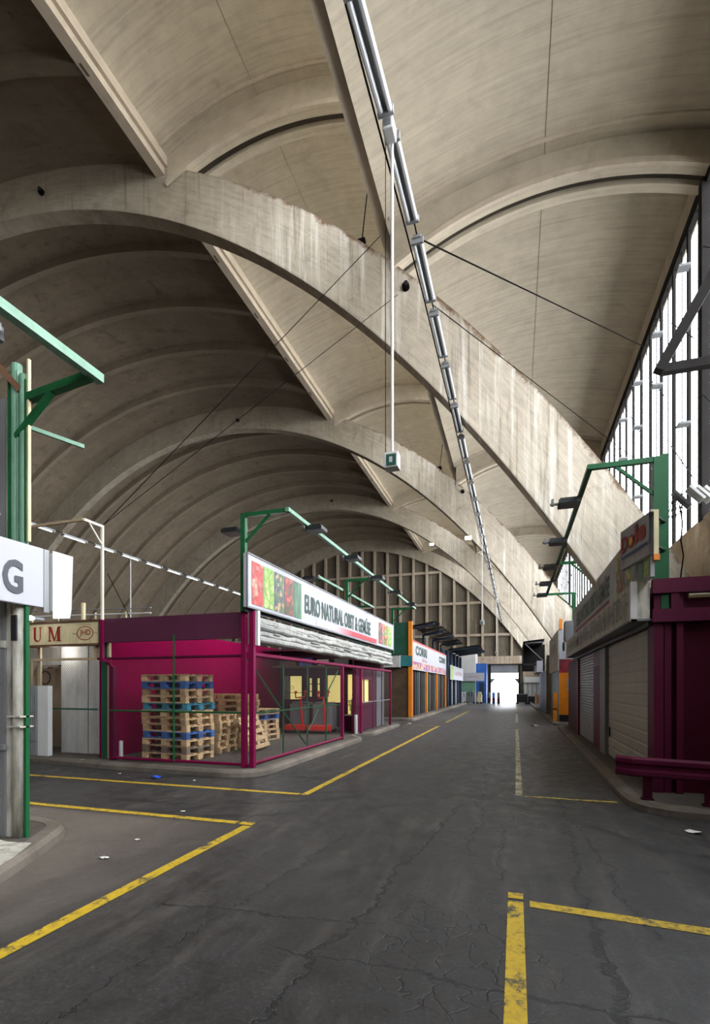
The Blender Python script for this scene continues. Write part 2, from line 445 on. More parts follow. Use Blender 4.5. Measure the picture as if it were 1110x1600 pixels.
def text_mesh(s, w, h, thick=.004, bold=0.0):
    """vector letters scaled to w x h, lying in local XZ, facing -Y"""
    cu = D.curves.new('letters', 'FONT'); cu.body = s; cu.size = 1; cu.offset = bold; cu.resolution_u = 3
    ob = D.objects.new('letters', cu); COL.objects.link(ob)
    dg = bpy.context.evaluated_depsgraph_get(); me = D.meshes.new_from_object(ob.evaluated_get(dg))
    D.objects.remove(ob); D.curves.remove(cu)
    xs = [v.co.x for v in me.vertices]; ys = [v.co.y for v in me.vertices]
    x0, x1, y0, y1 = min(xs), max(xs), min(ys), max(ys)
    for v in me.vertices:
        v.co = Vector(((v.co.x-x0)/(x1-x0)*w, 0, (v.co.y-y0)/(y1-y0)*h))
    return me
def text(s, w, h, mat, parent, org, dirx, bold=0.0, name='lettering', slant=0):
    """org: lower left corner in world; dirx: reading direction (unit, horizontal)"""
    me = text_mesh(s, w, h, bold=bold); me.name = name
    dx = Vector(dirx)
    for v in me.vertices:
        x, z = v.co.x, v.co.z
        v.co = Vector(org)+dx*(x+slant*z)+Vector((0, 0, z))
    me.materials.clear(); me.materials.append(M[mat] if isinstance(mat, str) else mat)
    o = D.objects.new(name, me); COL.objects.link(o); o.parent = parent
    o.matrix_parent_inverse = Matrix.Translation(parent.location).inverted()
    return o

def marks(w, h, mat, parent, org, dirx, n, seed=1, name='faded_marks', thick=.35):
    """a row of worn, unreadable strokes"""
    rn = random.Random(seed); b = MB(); d = Vector(dirx); o = Vector(org)
    for i in range(n):
        a = w*i/n; t = w/n*thick*rn.uniform(.5, 1.2); lo = h*rn.uniform(0, .25); hi = h*rn.uniform(.7, 1.0)
        p, q = o+d*a, o+d*(a+t)
        b.quad((p.x, p.y, p.z+lo), (q.x, q.y, q.z+lo), (q.x, q.y, q.z+hi), (p.x, p.y, p.z+hi))
        if rn.random() > .5:
            q2 = o+d*(a+w/n*.8); zz = p.z+h*rn.choice((.1, .45, .85))
            b.quad((p.x, p.y, zz), (q2.x, q2.y, zz), (q2.x, q2.y, zz+h*.12), (p.x, p.y, zz+h*.12))
    return b.build(name, mat, parent)
# ------------------------------------------------------------------ camera
H_EYE = 1.6
cam = D.cameras.new('camera'); co_ = D.objects.new('camera', cam); COL.objects.link(co_)
co_.location = (0, 0, H_EYE)
TH = math.atan(251/786)
co_.rotation_euler = (PI/2, 0, TH)
cam.sensor_fit = 'VERTICAL'; cam.sensor_height = 36; cam.sensor_width = 24
cam.lens = 786/1600*36
cam.shift_y = (1073-800)/1600
cam.clip_end = 400
SC.camera = co_

# ------------------------------------------------------------------ hall profile
XC = -16.93
def zlow(X):
    t = X-XC
    if t < 0: t = -t
    return 16.75-.030871*t*t-5.397e-5*t**3-1.5096e-5*t**4
TOP = None
def ztop(X):
    t = abs(X-XC)
    return 18.02-.0268*t*t-1.72e-5*t**4
A_Y = [-29.6, -15.7, -1.8, 12.1, 26.0, 39.9, 53.8]
AT = .5
def solve(f, lo, hi):
    for _ in range(60):
        m = (lo+hi)/2
        if f(m) > 0: lo = m
        else: hi = m
    return lo
XL_R = solve(zlow, XC, 12); XT_R = solve(ztop, XC, 14)
XL_L = 2*XC-XL_R; XT_L = 2*XC-XT_R

def arch(y, label):
    b = MB(); n = 90; s0 = None
    pts = []
    for i in range(n+1):
        t = i/n
        xa = XL_L+(XL_R-XL_L)*t; xb = XT_L+(XT_R-XT_L)*t
        pts.append(((xa, max(zlow(xa), -.02)), (xb, max(ztop(xb), -.02))))
    s = 0
    for i in range(n):
        (la, ta), (lb, tb) = pts[i], pts[i+1]
        ds = math.hypot(lb[0]-la[0], lb[1]-la[1]); u0, u1 = s, s+ds; s += ds
        for yy, fl in ((y, 0), (y+AT, 1)):
            q = [(la[0], yy, la[1]), (lb[0], yy, lb[1]), (tb[0], yy, tb[1]), (ta[0], yy, ta[1])]
            uv = [(u0, 0), (u1, 0), (u1, 1), (u0, 1)]
            if fl: q.reverse(); uv.reverse()
            b.quad(*q, uv=uv)
        b.quad((la[0], y+AT, la[1]), (lb[0], y+AT, lb[1]), (lb[0], y, lb[1]), (la[0], y, la[1]), uv=[(u0, .1), (u1, .1), (u1, .05), (u0, .05)])
        b.quad((ta[0], y, ta[1]), (tb[0], y, tb[1]), (tb[0], y+AT, tb[1]), (ta[0], y+AT, ta[1]), uv=[(u0, .8), (u1, .8), (u1, .9), (u0, .9)])
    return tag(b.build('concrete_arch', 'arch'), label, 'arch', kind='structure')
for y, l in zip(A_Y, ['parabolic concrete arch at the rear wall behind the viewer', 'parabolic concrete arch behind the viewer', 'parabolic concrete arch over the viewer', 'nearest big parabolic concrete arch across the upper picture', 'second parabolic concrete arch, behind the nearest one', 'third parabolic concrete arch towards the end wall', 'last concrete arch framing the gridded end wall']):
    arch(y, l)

YB, YE = -29.6, 54.3
E1X, E2X, GX = -9.75, -3.08, 3.86
z1 = lambda X: 17.5-.07*(X+6.3)**2
l1 = lambda X: 16.7-.07*(X+6.2)**2
z2 = lambda X: 13.58-.055*(X-.8)**2
l2 = lambda X: 12.95-.075*(X-.9)**2

def shell(name, fz, x0, x1, y0, y1, mat, n=48, th=.14):
    b = MB()
    for i in range(n):
        xa, xb = x0+(x1-x0)*i/n, x0+(x1-x0)*(i+1)/n
        za, zb = max(fz(xa), 0), max(fz(xb), 0)
        b.quad((xa, y0, za), (xa, y1, za), (xb, y1, zb), (xb, y0, zb))
        b.quad((xb, y0, zb+th), (xb, y1, zb+th), (xa, y1, za+th), (xa, y0, za+th))
    b.quad((x0, y0, fz(x0)), (x0, y0, fz(x0)+th), (x0, y1, fz(x0)+th), (x0, y1, fz(x0)))
    b.quad((x1, y0, fz(x1)), (x1, y1, fz(x1)), (x1, y1, fz(x1)+th), (x1, y0, fz(x1)+th))
    return b.build(name, mat, smooth=False)
def smoothish(o):
    for p in o.data.polygons: p.use_smooth = True
    return o
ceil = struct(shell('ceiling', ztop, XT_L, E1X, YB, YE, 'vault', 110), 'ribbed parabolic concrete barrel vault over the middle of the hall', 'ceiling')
s1 = struct(shell('ceiling', z1, E1X, E2X, YB, YE, 'strip', 40), 'raised pale concrete roof shell beside the barrel vault', 'ceiling')
s2 = struct(shell('ceiling', z2, E2X+.1, GX+.2, YB, YE, 'strip', 40), 'lower pale concrete roof shell beside the tall windows', 'ceiling')

def arc_rib(fz, fl, x0, x1, y0, y1, n=40):
    b = MB()
    for i in range(n):
        xa, xb = x0+(x1-x0)*i/n, x0+(x1-x0)*(i+1)/n
        a0, a1, b0, b1 = max(fl(xa), 0), max(fz(xa), 0), max(fl(xb), 0), max(fz(xb), 0)
        b.quad((xa, y0, a0), (xb, y0, b0), (xb, y0, b1), (xa, y0, a1))
        b.quad((xb, y1, b0), (xa, y1, a0), (xa, y1, a1), (xb, y1, b1))
        b.quad((xa, y1, a0), (xb, y1, b0), (xb, y0, b0), (xa, y0, a0))
    return b
# vault ribs, four to a bay
for k in range(len(A_Y)-1):
    for j in range(1, 5):
        y = A_Y[k]+13.9/5*j
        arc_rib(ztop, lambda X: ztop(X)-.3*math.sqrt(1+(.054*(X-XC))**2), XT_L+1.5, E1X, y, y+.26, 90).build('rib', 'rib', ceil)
for y in A_Y:
    for (fz, fl, xa, xb, so) in ((z1, l1, E1X+.25, E2X-.1, s1), (z2, l2, E2X+.2, GX, s2)):
        arc_rib(fz, fl, xa, xb, y-.02, y+.2).build('rib', 'strip', so)
        arc_rib(lambda X: fl(X)+.1, lambda X: fl(X)-.03, xa, xb, y-.1, y-.02).build('rib_lip', 'beam', so)
        arc_rib(fz, fl, xa, xb, y+.42, y+.64).build('rib', 'strip', so)
        arc_rib(lambda X: fl(X)+.45, lambda X: fl(X)+.12, xa, xb, y+.2, y+.42).build('rib_shade', 'gap', so)  # dark strip added to stand in for the shade behind the rib
        arc_rib(lambda X: fz(X)+.02, lambda X: fz(X)-.05, xa, xb, y-.4, y-.34).build('rib_fillet', 'beam', so)
for (fz, xj, so) in ((z2, .62, s2), (z1, -6.6, s1)):
    MB().quad((xj-.006, YB, fz(xj)-.008), (xj+.006, YB, fz(xj)-.008), (xj+.006, YE, fz(xj)-.008), (xj-.006, YE, fz(xj)-.008)).build('joint', 'joint', so)
# longitudinal beams
struct(MB().box(E1X-.14, E1X+.14, YB, YE, 16.3, 16.85).box(E1X+.14, E1X+.24, YB, YE, 16.5, 16.85).build('edge_beam', 'beam'), 'pale concrete beam along the right edge of the barrel vault', 'beam')
struct(MB().box(-3.25, -2.9, YB, YE, 12.92, 13.75).box(-3.2, -2.95, YB, YE, 16.55, 16.85).build('edge_beam', 'beam'), 'pale concrete beam between the raised and the lower roof shell', 'beam')
struct(MB().box(GX-.04, GX+.2, YB, YE, 12.42, 13.0).build('edge_beam', 'strip'), 'concrete head beam above the tall side windows', 'beam')
struct(MB().box(GX-.07, GX+.1, YB, YE, 12.25, 12.42).build('trim_1', 'steel_dark'), 'dark head rail above the tall side windows', 'beam')
# clerestory and side windows
cw = struct(D.objects.new('window_1', None), 'upper row of windows between the two roof shells', 'window'); COL.objects.link(cw)
b = MB(); y = YB
while y < YE:
    b.box(-3.12, -3.04, y-.05, y+.05, 13.75, 16.55); y += 1.158
b.build('window_frame', 'steel_dark', cw)
MB().quad((-3.08, YB, 13.75), (-3.08, YE, 13.75), (-3.08, YE, 16.55), (-3.08, YB, 16.55)).build('pane', 'glass', cw)
gw = struct(D.objects.new('window_2', None), 'tall side window wall with dark steel mullions', 'window'); COL.objects.link(gw)
SILL = 5.15
mull = MB(); thin = MB()
i = 0; y = 12.35-1.158*24
while y < YE:
    main = abs(((y-12.35) / 13.9) - round((y-12.35)/13.9)) < .01
    w = .2 if main else .13
    mull.box(GX-(.14 if main else .05), GX+.015, y-w/2, y+w/2, SILL-.05, 12.25)
    thin.box(GX-.008, GX+.008, y+.579-.022, y+.579+.022, SILL, 12.25)
    y += 1.158
for z, r in ((SILL, .05), (12.2, .05)): mull.box(GX-.06, GX+.06, YB, YE, z-r, z+r)
mull.build('window_frame', 'steel_dark', gw); thin.build('glazing_bar', 'steel_dark', gw)
MB().quad((GX, YB, SILL), (GX, YE, SILL), (GX, YE, 12.25), (GX, YB, 12.25)).build('pane', 'glass', gw)
# slanting opening rods in front of the panes
b = MB()
y = -8
while y < YE-2:
    for z in (6.2, 9.3):
        b.tube((GX-.12, y, z), (GX-.12, y+1.7, z+1.5), .012, 5)
    y += 2.316
b.build('opening_rod', 'steel_dark', gw)
for z in (7.6, 9.8, 11.2):
    bb = MB(); y = 13.2
    while y < 22:
        bb.box(GX-.3, GX-.05, y, y+.22, z, z+.05); y += 2.316
    bb.build('window_opener', 'grey_mid', gw)
struct(MB().box(GX-.12, GX+.2, YB, YE, 0, SILL).build('wall_right', 'wallc'), 'stained concrete sill wall below the tall side windows', 'wall')

struct(MB().box(XT_L, GX+.2, YB-.3, YB, 0, 19).build('wall_front', 'gable'), 'plain concrete wall closing the hall behind the viewer', 'wall')
# end wall
GWY = 54.3
gate_x0, gate_x1, gate_h = -2.62, .46, 3.85
b = MB()
def prof(X):
    if X <= E1X: return ztop(X)+.1
    if X <= E2X: return z1(X)+.1
    return z2(X)+.1
xs = [XT_L+.3+(GX+.2-XT_L-.3)*i/100 for i in range(101)]
cuts = sorted(xs+[gate_x0, gate_x1, E1X+.001, E2X+.001])
for xa, xb in zip(cuts, cuts[1:]):
    lo = gate_h if (xa >= gate_x0-1e-4 and xb <= gate_x1+1e-4) else 0
    b.quad((xa, GWY, lo), (xb, GWY, lo), (xb, GWY, prof(xb)), (xa, GWY, prof(xa)))
    b.quad((xb, GWY+.25, lo), (xa, GWY+.25, lo), (xa, GWY+.25, prof(xa)), (xb, GWY+.25, prof(xb)))
gx = gate_x0; b.quad((gate_x0, GWY, 0), (gate_x0, GWY+.25, 0), (gate_x0, GWY+.25, gate_h), (gate_x0, GWY, gate_h))
b.quad((gate_x1, GWY, 0), (gate_x1, GWY, gate_h), (gate_x1, GWY+.25, gate_h), (gate_x1, GWY+.25, 0))
b.quad((gate_x0, GWY, gate_h), (gate_x0, GWY+.25, gate_h), (gate_x1, GWY+.25, gate_h), (gate_x1, GWY, gate_h))
wb = struct(b.build('wall_back', 'gable'), 'end wall of dark infill panels set in a concrete grid', 'wall')
b = MB(); x = -13.5-1.46*14
while x < 3.4:
    zt = zlow(x)+.1
    if zt > 5: b.box(x-.11, x+.11, GWY-.42, GWY, 4.6, zt)
    x += 1.46
b.build('mullion', 'mullion', wb)
for z in (7.0, 10.4, 13.85):
    r = solve(lambda X: zlow(X)-z, XC, 12)
    MB().box(2*XC-r, r, GWY-.36, GWY, z-.13, z+.13).build('transom', 'mullion', wb)
MB().box(-38, 3.4, GWY-.45, GWY-.02, 3.95, 4.75).box(gate_x1+.25, 3.6, GWY-.2, GWY-.02, 0, 3.95).build('lintel', 'wallc', wb)

# gate
gt = struct(D.objects.new('door_1', None), 'big bright white gate in the end wall', 'gate'); COL.objects.link(gt)
MB().box(gate_x0, gate_x0+.16, GWY-.1, GWY+.25, 0, gate_h).box(gate_x1-.16, gate_x1, GWY-.1, GWY+.25, 0, gate_h).build('door_frame', 'steel_dark', gt)
MB().box(gate_x0+.16, gate_x1-.16, GWY, GWY+.2, 3.0, gate_h).build('shutter_box', 'grey', gt)
b = MB().box(gate_x0+.16, -1.09, GWY+.1, GWY+.16, .02, 2.98)
b.build('gate_leaf', 'backlit', gt)
MB().box(-1.07, gate_x1-.16, GWY+.1, GWY+.16, .02, 2.98).build('gate_leaf', 'backlit', gt)
for sx, s in ((gate_x0+.16, 1), (gate_x1-.16, -1)):
    b = MB(); z = 2.4
    b.f.append((0, 1, 2)); b.v += [(sx, GWY+.06, 1.95), (sx+s*.45, GWY+.06, 2.42), (sx, GWY+.06, 2.42)]
    b.build('corner_brace', 'grey_mid', gt)

# floor, outside yard
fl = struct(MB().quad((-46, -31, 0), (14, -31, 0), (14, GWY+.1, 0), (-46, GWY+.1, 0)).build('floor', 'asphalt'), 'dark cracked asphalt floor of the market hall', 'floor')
struct(MB().quad((-30, GWY+.1, 0), (30, GWY+.1, 0), (30, 110, 0), (-30, 110, 0)).build('floor_outside', 'outside'), 'pale concrete yard outside the gate', 'ground')

# ------------------------------------------------------------------ kerbed islands
def rounded(pts, r, n=6):
    out = []; m = len(pts)
    for i, p in enumerate(pts):
        rr = r[i] if isinstance(r, list) else r
        if rr <= 0: out.append(p); continue
        a, c = Vector(pts[i-1]), Vector(pts[(i+1) % m]); q = Vector(p)
        d1, d2 = (a-q).normalized(), (c-q).normalized()
        for k in range(n+1):
            t = k/n; A = q+d1*rr*(1-t)+d2*0; B = q+d2*rr*t
            out.append(tuple((q+d1*rr)*(1-t)**2+q*2*t*(1-t)+(q+d2*rr)*t*t))
    return out
def island(outline, label, h=.12, kw=.17):
    """outline counter-clockwise"""
    root = thing('kerb_island', label, 'kerb', (outline[0][0], outline[0][1], 0), kind='structure')
    n = len(outline); P = [Vector(p) for p in outline]; ins = []; ch = []
    for i in range(n):
        a, q, c = P[i-1], P[i], P[(i+1) % n]
        d = ((q-a).normalized()+(c-q).normalized()).normalized(); nn = Vector((-d.y, d.x))
        k = 1/max(.5, abs(nn.dot(Vector((-(q-a).normalized().y, (q-a).normalized().x)))))
        ins.append(q+nn*kw*k); ch.append(q+nn*.04*k)
    b = MB()
    for i in range(n):
        j = (i+1) % n
        w = lambda a: .012*math.sin(a.x*7)+.01*math.sin(a.y*9+1)
        p, q, a, c, e, f = P[i], P[j], ch[i], ch[j], ins[i], ins[j]
        b.quad((p.x, p.y, 0), (q.x, q.y, 0), (q.x, q.y, h-.045), (p.x, p.y, h-.045))
        b.quad((p.x, p.y, h-.045), (q.x, q.y, h-.045), (c.x, c.y, h), (a.x, a.y, h))
        b.quad((a.x, a.y, h), (c.x, c.y, h), (f.x, f.y, h), (e.x, e.y, h))
    b.build('kerb_stone', 'kerb', root)
    MB().poly([(p.x, p.y, h-.004) for p in ins]).build('pavement', 'pave', root)
    return root
island(rounded([(-3.9, -9), (-3.9, 2.85), (-4.32, 3.7), (-4.66, 4.3), (-5.6, 4.5), (-14, 4.6), (-14, -9)], [0, .25, .1, .25, .3, 0, 0]), 'kerbed island with rounded corner under the letter sign post, lower left')
island(rounded([(-4.27, 7.72), (-4.3, 14.2), (-4.72, 14.6), (-4.72, 15.4), (-4.4, 15.9), (-4.45, 20.2), (-5, 20.4), (-24, 20.4), (-24, 8.9), (-10, 8.1), (-7.3, 7.82)], [.75, .1, .1, .1, .1, .4, 0, 0, 0, 0, 0]), 'kerbed island under the magenta corner stand on the left')
island(rounded([(-4.5, 23.2), (-4.3, 50), (-9, 50), (-14, 50), (-14, 23.2)], [.4, .3, 0, 0, 0]), 'kerbed island under the far left stalls')
island(rounded([(1.42, 7.05), (6, 6.75), (6, 21.2), (1.55, 21.2)][::1], [.75, 0, 0, .4]), 'kerbed island under the wine red stand on the right')
island(rounded([(1.5, 22.2), (6, 22.2), (6, 50), (1.2, 50)], [.3, 0, 0, .4]), 'kerbed island under the far right stalls')

# ------------------------------------------------------------------ painted lines
def line(x0, x1, y0, y1, mat, label, group=None, skew=0):
    z = .004
    cx, cy = (x0+x1)/2, (y0+y1)/2
    b = MB().quad((x0, y0, z), (x1, y0+(skew if x1-x0 > y1-y0 else 0), z), (x1, y1+(skew if x1-x0 > y1-y0 else 0), z), (x0, y1, z))
    o = b.build('painted_line', mat, loc=(cx, cy, z)); o.location = (cx, cy, z)
    return tag(o, label, 'road marking', group)
line(-.055, .055, -2, 3.93, 'yellow', 'thick yellow line running straight to the bottom edge of the picture')
line(-.055, .055, 3.98, 4.09, 'yellow', 'short yellow square at the head of the thick front line')
line(.1, 2.6, 3.86, 3.97, 'yellow', 'yellow cross line at lower right, reaching the right edge', skew=-.2)
line(-2.99, -2.88, -2, 5.12, 'yellow', 'yellow line running down to the lower left corner')
line(-3.08, -2.9, 5.16, 5.27, 'yellow', 'short yellow piece at the corner of the lower left lines')
line(-9, -3.12, 5.16, 5.27, 'yellow', 'yellow cross line passing behind the letter sign post', skew=-.0)
line(-9.5, -3.06, 6.82, 6.93, 'yellow', 'yellow cross line in front of the pallet cage kerb')
line(-3.03, -2.92, 6.84, 20.4, 'yellow', 'long yellow line along the kerb of the left magenta stand')
line(-4.4, -2.95, 20.5, 20.6, 'yellow_worn', 'worn yellow cross line by the far end of the left stand')
line(-3.0, -2.88, 22.5, 36, 'yellow_worn', 'worn yellow line running past the orange posts')
line(-.0, .1, 7.8, 19.8, 'pale_line', 'faded straight line in the lane centre')
line(.13, 1.34, 7.68, 7.77, 'yellow_worn', 'worn yellow cross line meeting the right kerb corner')
line(0, .12, 23.5, 31, 'pale_line', 'pale worn dash on the far lane')
line(0, .12, 34, 53, 'pale_line', 'long pale line leading to the gate')

# ------------------------------------------------------------------ floodlight, gantry
def floodlight(at, rz, label, group, mat='black', sc=1.0):
    root = thing('floodlight', label, 'lamp', at, group, rz=rz)
    s = sc
    b = MB().box(-.16*s, .16*s, -.17*s, .17*s, -.035, .03)
    for i in range(5): b.box(-.15*s+i*.065*s, -.13*s+i*.065*s, -.15*s, .15*s, .03, .055)
    o = b.build('housing', mat); o.parent = root
    o = MB().box(-.14*s, .14*s, -.15*s, .15*s, -.045, -.035).build('lens', 'grey_mid'); o.parent = root
    o = MB().box(-.02, .02, .17*s, .3*s, -.01, .02).box(-.04, .04, .24*s, .28*s, -.02, .09).build('bracket', 'grey_mid'); o.parent = root
    return root

def gantry(label, x_post, x_bar, ys, z, mats, bar_y, brace=True, post_r=.045, group=None):
    """posts at x_post for each y, cross arms to x_bar, one long bar at x_bar"""
    root = thing('lamp_gantry', label, 'lamp frame', (x_post, ys[0][0], 0.11), group)
    s = 1 if x_bar > x_post else -1
    for y, z0 in ys:
        MB().bar((x_post, y, z0), (x_post, y, z+.03), .09, .09, (0, 1, 0)).build('post', mats[0], root)
        MB().bar((x_post, y, z), (x_bar, y, z), .07, .07).build('cross_arm', mats[0], root)
        if brace: MB().bar((x_post, y, z-.52), (x_post+s*.52, y, z-.03), .04, .04).build('brace', mats[0], root)
    MB().bar((x_bar, bar_y[0], z), (x_bar, bar_y[1], z), .07, .07).build('long_bar', mats[1], root)
    return root

# left stand gantry
gantry('green lamp frame rising above the left magenta stand', -4.75, -3.85, [(8.17, 2.95), (14.1, 2.95), (19.9, 2.95)], 4.74, ('green', 'green_pale'), (8.1, 20.0))
ys = [9.15, 11.5, 13.8, 16.1, 18.6]
nm = ['nearest', 'second', 'third', 'fourth', 'last']
for i, y in enumerate(ys):
    floodlight((-3.72, y, 4.68), PI/2, f'{nm[i]} floodlight on the green bar above the long white fruit sign', 'floodlights on the left green bar')
floodlight((-5.05, 8.3, 4.5), -PI/2, 'dark floodlight beside the top of the left green corner mast', None)
# rear gantry seen above the sign
r = gantry('second green lamp frame standing behind the long white fruit sign', -6.1, -5.3, [(13.6, 2.9), (18.6, 2.9)], 4.7, ('green', 'green_pale'), (13.2, 19.0), False)
floodlight((-5.55, 13.2, 4.66), -PI/2, 'floodlight on the second green frame, behind the fruit sign', None)
MB().tube((-5.0, 14.6, 2.9), (-5.0, 14.6, 4.6), .035).build('drain_pipe', 'brown', r)
# right gantry
gantry('green lamp frame rising above the wine red stand on the right', 1.89, 1.03, [(8.02, 3.05), (14.0, 3.9), (18.6, 3.1)], 4.79, ('green', 'green'), (7.98, 18.7))
MB().bar((1.985, 8.05, 2.6), (1.985, 8.05, 4.85), .1, .12, (0, 1, 0)).build('post', 'green', [o for o in D.objects if o.get('label', '').startswith('green lamp frame rising above the wine')][0])
for i, y in enumerate([9.2, 11.6, 14.0, 16.2, 18.2]):
    floodlight((.86, y, 4.70), PI/2*-1+PI, f'{nm[i]} floodlight hanging on the right green frame above the lane', 'floodlights on the right green bar')

# ------------------------------------------------------------------ helper: chain link panel
def mesh_panel(a, b_, z0, z1_, parent, mat='mesh', name='wire_mesh'):
    L = math.hypot(b_[0]-a[0], b_[1]-a[1])
    return MB().quad((a[0], a[1], z0), (b_[0], b_[1], z0), (b_[0], b_[1], z1_), (a[0], a[1], z1_), uv=[(0, z0), (L, z0), (L, z1_), (0, z1_)]).build(name, mat, parent)

# ------------------------------------------------------------------ LEFT MAGENTA STAND
FX = -4.66
K = thing('market_stand', 'magenta corner stand with wire mesh cage in front, left of the lane', 'market stand', (-6, 13, .115))
MB().box(-8.25, -8.13, 8.35, 16.5, .115, 2.95).build('side_wall', 'magenta_bright', K)
b = MB()
def wall_x(b, y, x0, x1, z0, z1_, holes, t=.08):
    """wall in plane y with rectangular holes (x0,x1,z0,z1)"""
    xs = sorted({x0, x1, *[h[0] for h in holes], *[h[1] for h in holes]})
    for xa, xb in zip(xs, xs[1:]):
        hs = sorted([(h[2], h[3]) for h in holes if h[0] <= xa+1e-6 and h[1] >= xb-1e-6]); z = z0
        for ha, hb in hs:
            if ha > z: b.box(xa, xb, y, y+t, z, ha)
            z = hb
        if z < z1_: b.box(xa, xb, y, y+t, z, z1_)
    return b
def wall_y(b, x, y0, y1, z0, z1_, holes, t=.06):
    ysx = sorted({y0, y1, *[h[0] for h in holes], *[h[1] for h in holes]})
    for ya, yb in zip(ysx, ysx[1:]):
        hs = sorted([(h[2], h[3]) for h in holes if h[0] <= ya+1e-6 and h[1] >= yb-1e-6]); z = z0
        for ha, hb in hs:
            if ha > z: b.box(x-t, x, ya, yb, z, ha)
            z = hb
        if z < z1_: b.box(x-t, x, ya, yb, z, z1_)
    return b
holes = [(-8.0, -7.25, 1.15, 1.98), (-6.98, -6.86, 1.25, 1.9), (-6.68, -6.56, 1.25, 1.9), (-6.3, -5.75, 1.05, 2.0), (-5.55, -5.02, .2, 2.02)]
wall_x(MB(), 16.5, -8.13, -4.95, .115, 2.75, holes).build('back_wall', 'plum', K)
MB().box(-8.1, -4.95, 17.35, 17.4, .115, 2.7).build('lit_room_wall', 'lit_yellow', K)
MB().box(-8.1, -4.9, 16.5, 17.45, 2.72, 2.78).box(-8.13, -4.75, 15.2, 19.0, 2.78, 2.84).build('roof', 'plum', K)
b = MB()
for x0, x1, z0, z1_ in holes[:4]:
    b.box(x0-.03, x0, 16.46, 16.52, z0-.03, z1_+.03).box(x1, x1+.03, 16.46, 16.52, z0-.03, z1_+.03).box(x0, x1, 16.46, 16.52, z1_, z1_+.03).box(x0, x1, 16.46, 16.52, z0-.03, z0)
b.box(-8.0, -7.25, 16.47, 16.5, 1.38, 1.4)
for z in (1.42, 1.68): b.box(-6.98, -6.56, 16.47, 16.5, z, z+.03)
b.build('window_frame', 'black', K)
# round sticker on the lit window, shelf with plant boxes in the doorway
b = MB()
for k in range(20):
    a0, a1 = 2*PI*k/20, 2*PI*(k+1)/20
    b.tube((-7.62+.06*math.cos(a0), 16.47, 1.56+.06*math.sin(a0)), (-7.62+.06*math.cos(a1), 16.47, 1.56+.06*math.sin(a1)), .007, 4)
b.build('window_sticker', 'black', K)
# right hand block, facing the lane
wall_y(MB(), -4.9, 15.25, 19.0, .13, 2.75, [(16.0, 17.1, 1.05, 1.85)]).build('front_wall', 'magenta_dark', K)
MB().box(-5.05, -4.98, 15.9, 17.2, 1.0, 1.9).build('lit_window', 'lit_yellow', K)
MB().box(-4.95, -4.88, 17.9, 19.0, .13, 2.2).build('mesh_backing', 'grey_mid', K)
wall_x(MB(), 19.0, -8.13, -4.9, .115, 2.84, []).build('rear_wall', 'plum', K)
MB().box(-4.95, -4.84, 15.2, 15.27, .12, 2.2).box(-4.9, -4.84, 15.05, 15.11, .12, 2.2).build('door_post', 'magenta_dark', K)
# open frame to the lane
b = MB().tube((FX, 8.17, 2.2), (FX, 19.15, 2.2), .045, 8); b.build('top_rail', 'magenta', K)
MB().tube((FX, 8.17, .17), (FX, 13.35, .17), .03, 8).build('bottom_rail', 'magenta', K)
MB().tube((-7.75, 8.2, .17), (FX, 8.17, .17), .03, 8).build('bottom_rail', 'magenta', K)
MB().tube((-8.13, 8.2, 2.17), (FX-.1, 8.18, 2.17), .028, 8).build('cross_rail', 'magenta_dark', K)
for x, y, w in ((FX-.08, 8.17, .09), (FX+.06, 8.22, .09)):
    MB().box(x-w/2, x+w/2, y-w/2, y+w/2, .115, 2.98).build('corner_post', 'magenta', K)
for y in (13.4, 15.2, 19.1): MB().box(FX-.04, FX+.04, y-.04, y+.04, .12, 2.2).build('post', 'magenta', K)
MB().box(-7.83, -7.73, 8.17, 8.27, .12, 2.0).build('post', 'magenta_dark', K)
b = MB().bar((-7.78, 8.22, 1.98), (-7.98, 8.22, 2.16), .05, .05).build('post_elbow', 'magenta', K)
MB().box(-8.15, -8.0, 8.3, 8.36, .12, 2.5).build('trim_strip', 'green_dark', K)
MB().box(-8.0, -7.95, 8.3, 8.36, .12, 2.5).build('trim_strip', 'tan', K)
MB().box(-8.12, FX-.12, 8.2, 8.3, 2.5, 2.98).build('fascia', 'plum', K)
# green inner bars on the lane side
gb = [((9.55,), 0)]
for y in (9.75, 11.05, 12.3): MB().tube((FX-.06, y, .17), (FX-.06, y, 2.2), .018, 6).build('green_bar', 'green', K)
MB().tube((FX-.06, 8.2, 1.1), (FX-.06, 13.35, 1.1), .018, 6).build('green_bar', 'green', K)
MB().tube((FX-.09, 8.3, 2.12), (FX-.09, 11.0, .25), .02, 6).build('green_brace', 'green', K)
MB().tube((FX-.09, 13.3, 2.05), (FX-.09, 11.2, .55), .016, 6).build('green_brace', 'green', K)
MB().tube((-6.27, 8.16, .17), (-6.27, 8.16, 2.6), .02, 6).build('green_bar', 'green', K)
MB().tube((-7.8, 8.16, 1.12), (-4.75, 8.16, 1.12), .018, 6).build('green_bar', 'green', K)
for y in (16.6, 17.8): MB().tube((FX, y, .17), (FX, y, 2.2), .02, 6).build('green_bar', 'plum', K)
MB().tube((FX, 15.2, 1.1), (FX, 19.1, 1.1), .016, 6).build('green_bar', 'grey_mid', K)
mesh_panel((-7.75, 8.19), (FX-.1, 8.18), .17, 2.17, K, 'mesh')
mesh_panel((FX, 8.25), (FX, 13.35), .17, 2.2, K, 'mesh_dark')
mesh_panel((FX, 15.2), (FX, 19.1), .17, 2.2, K, 'mesh_dark')
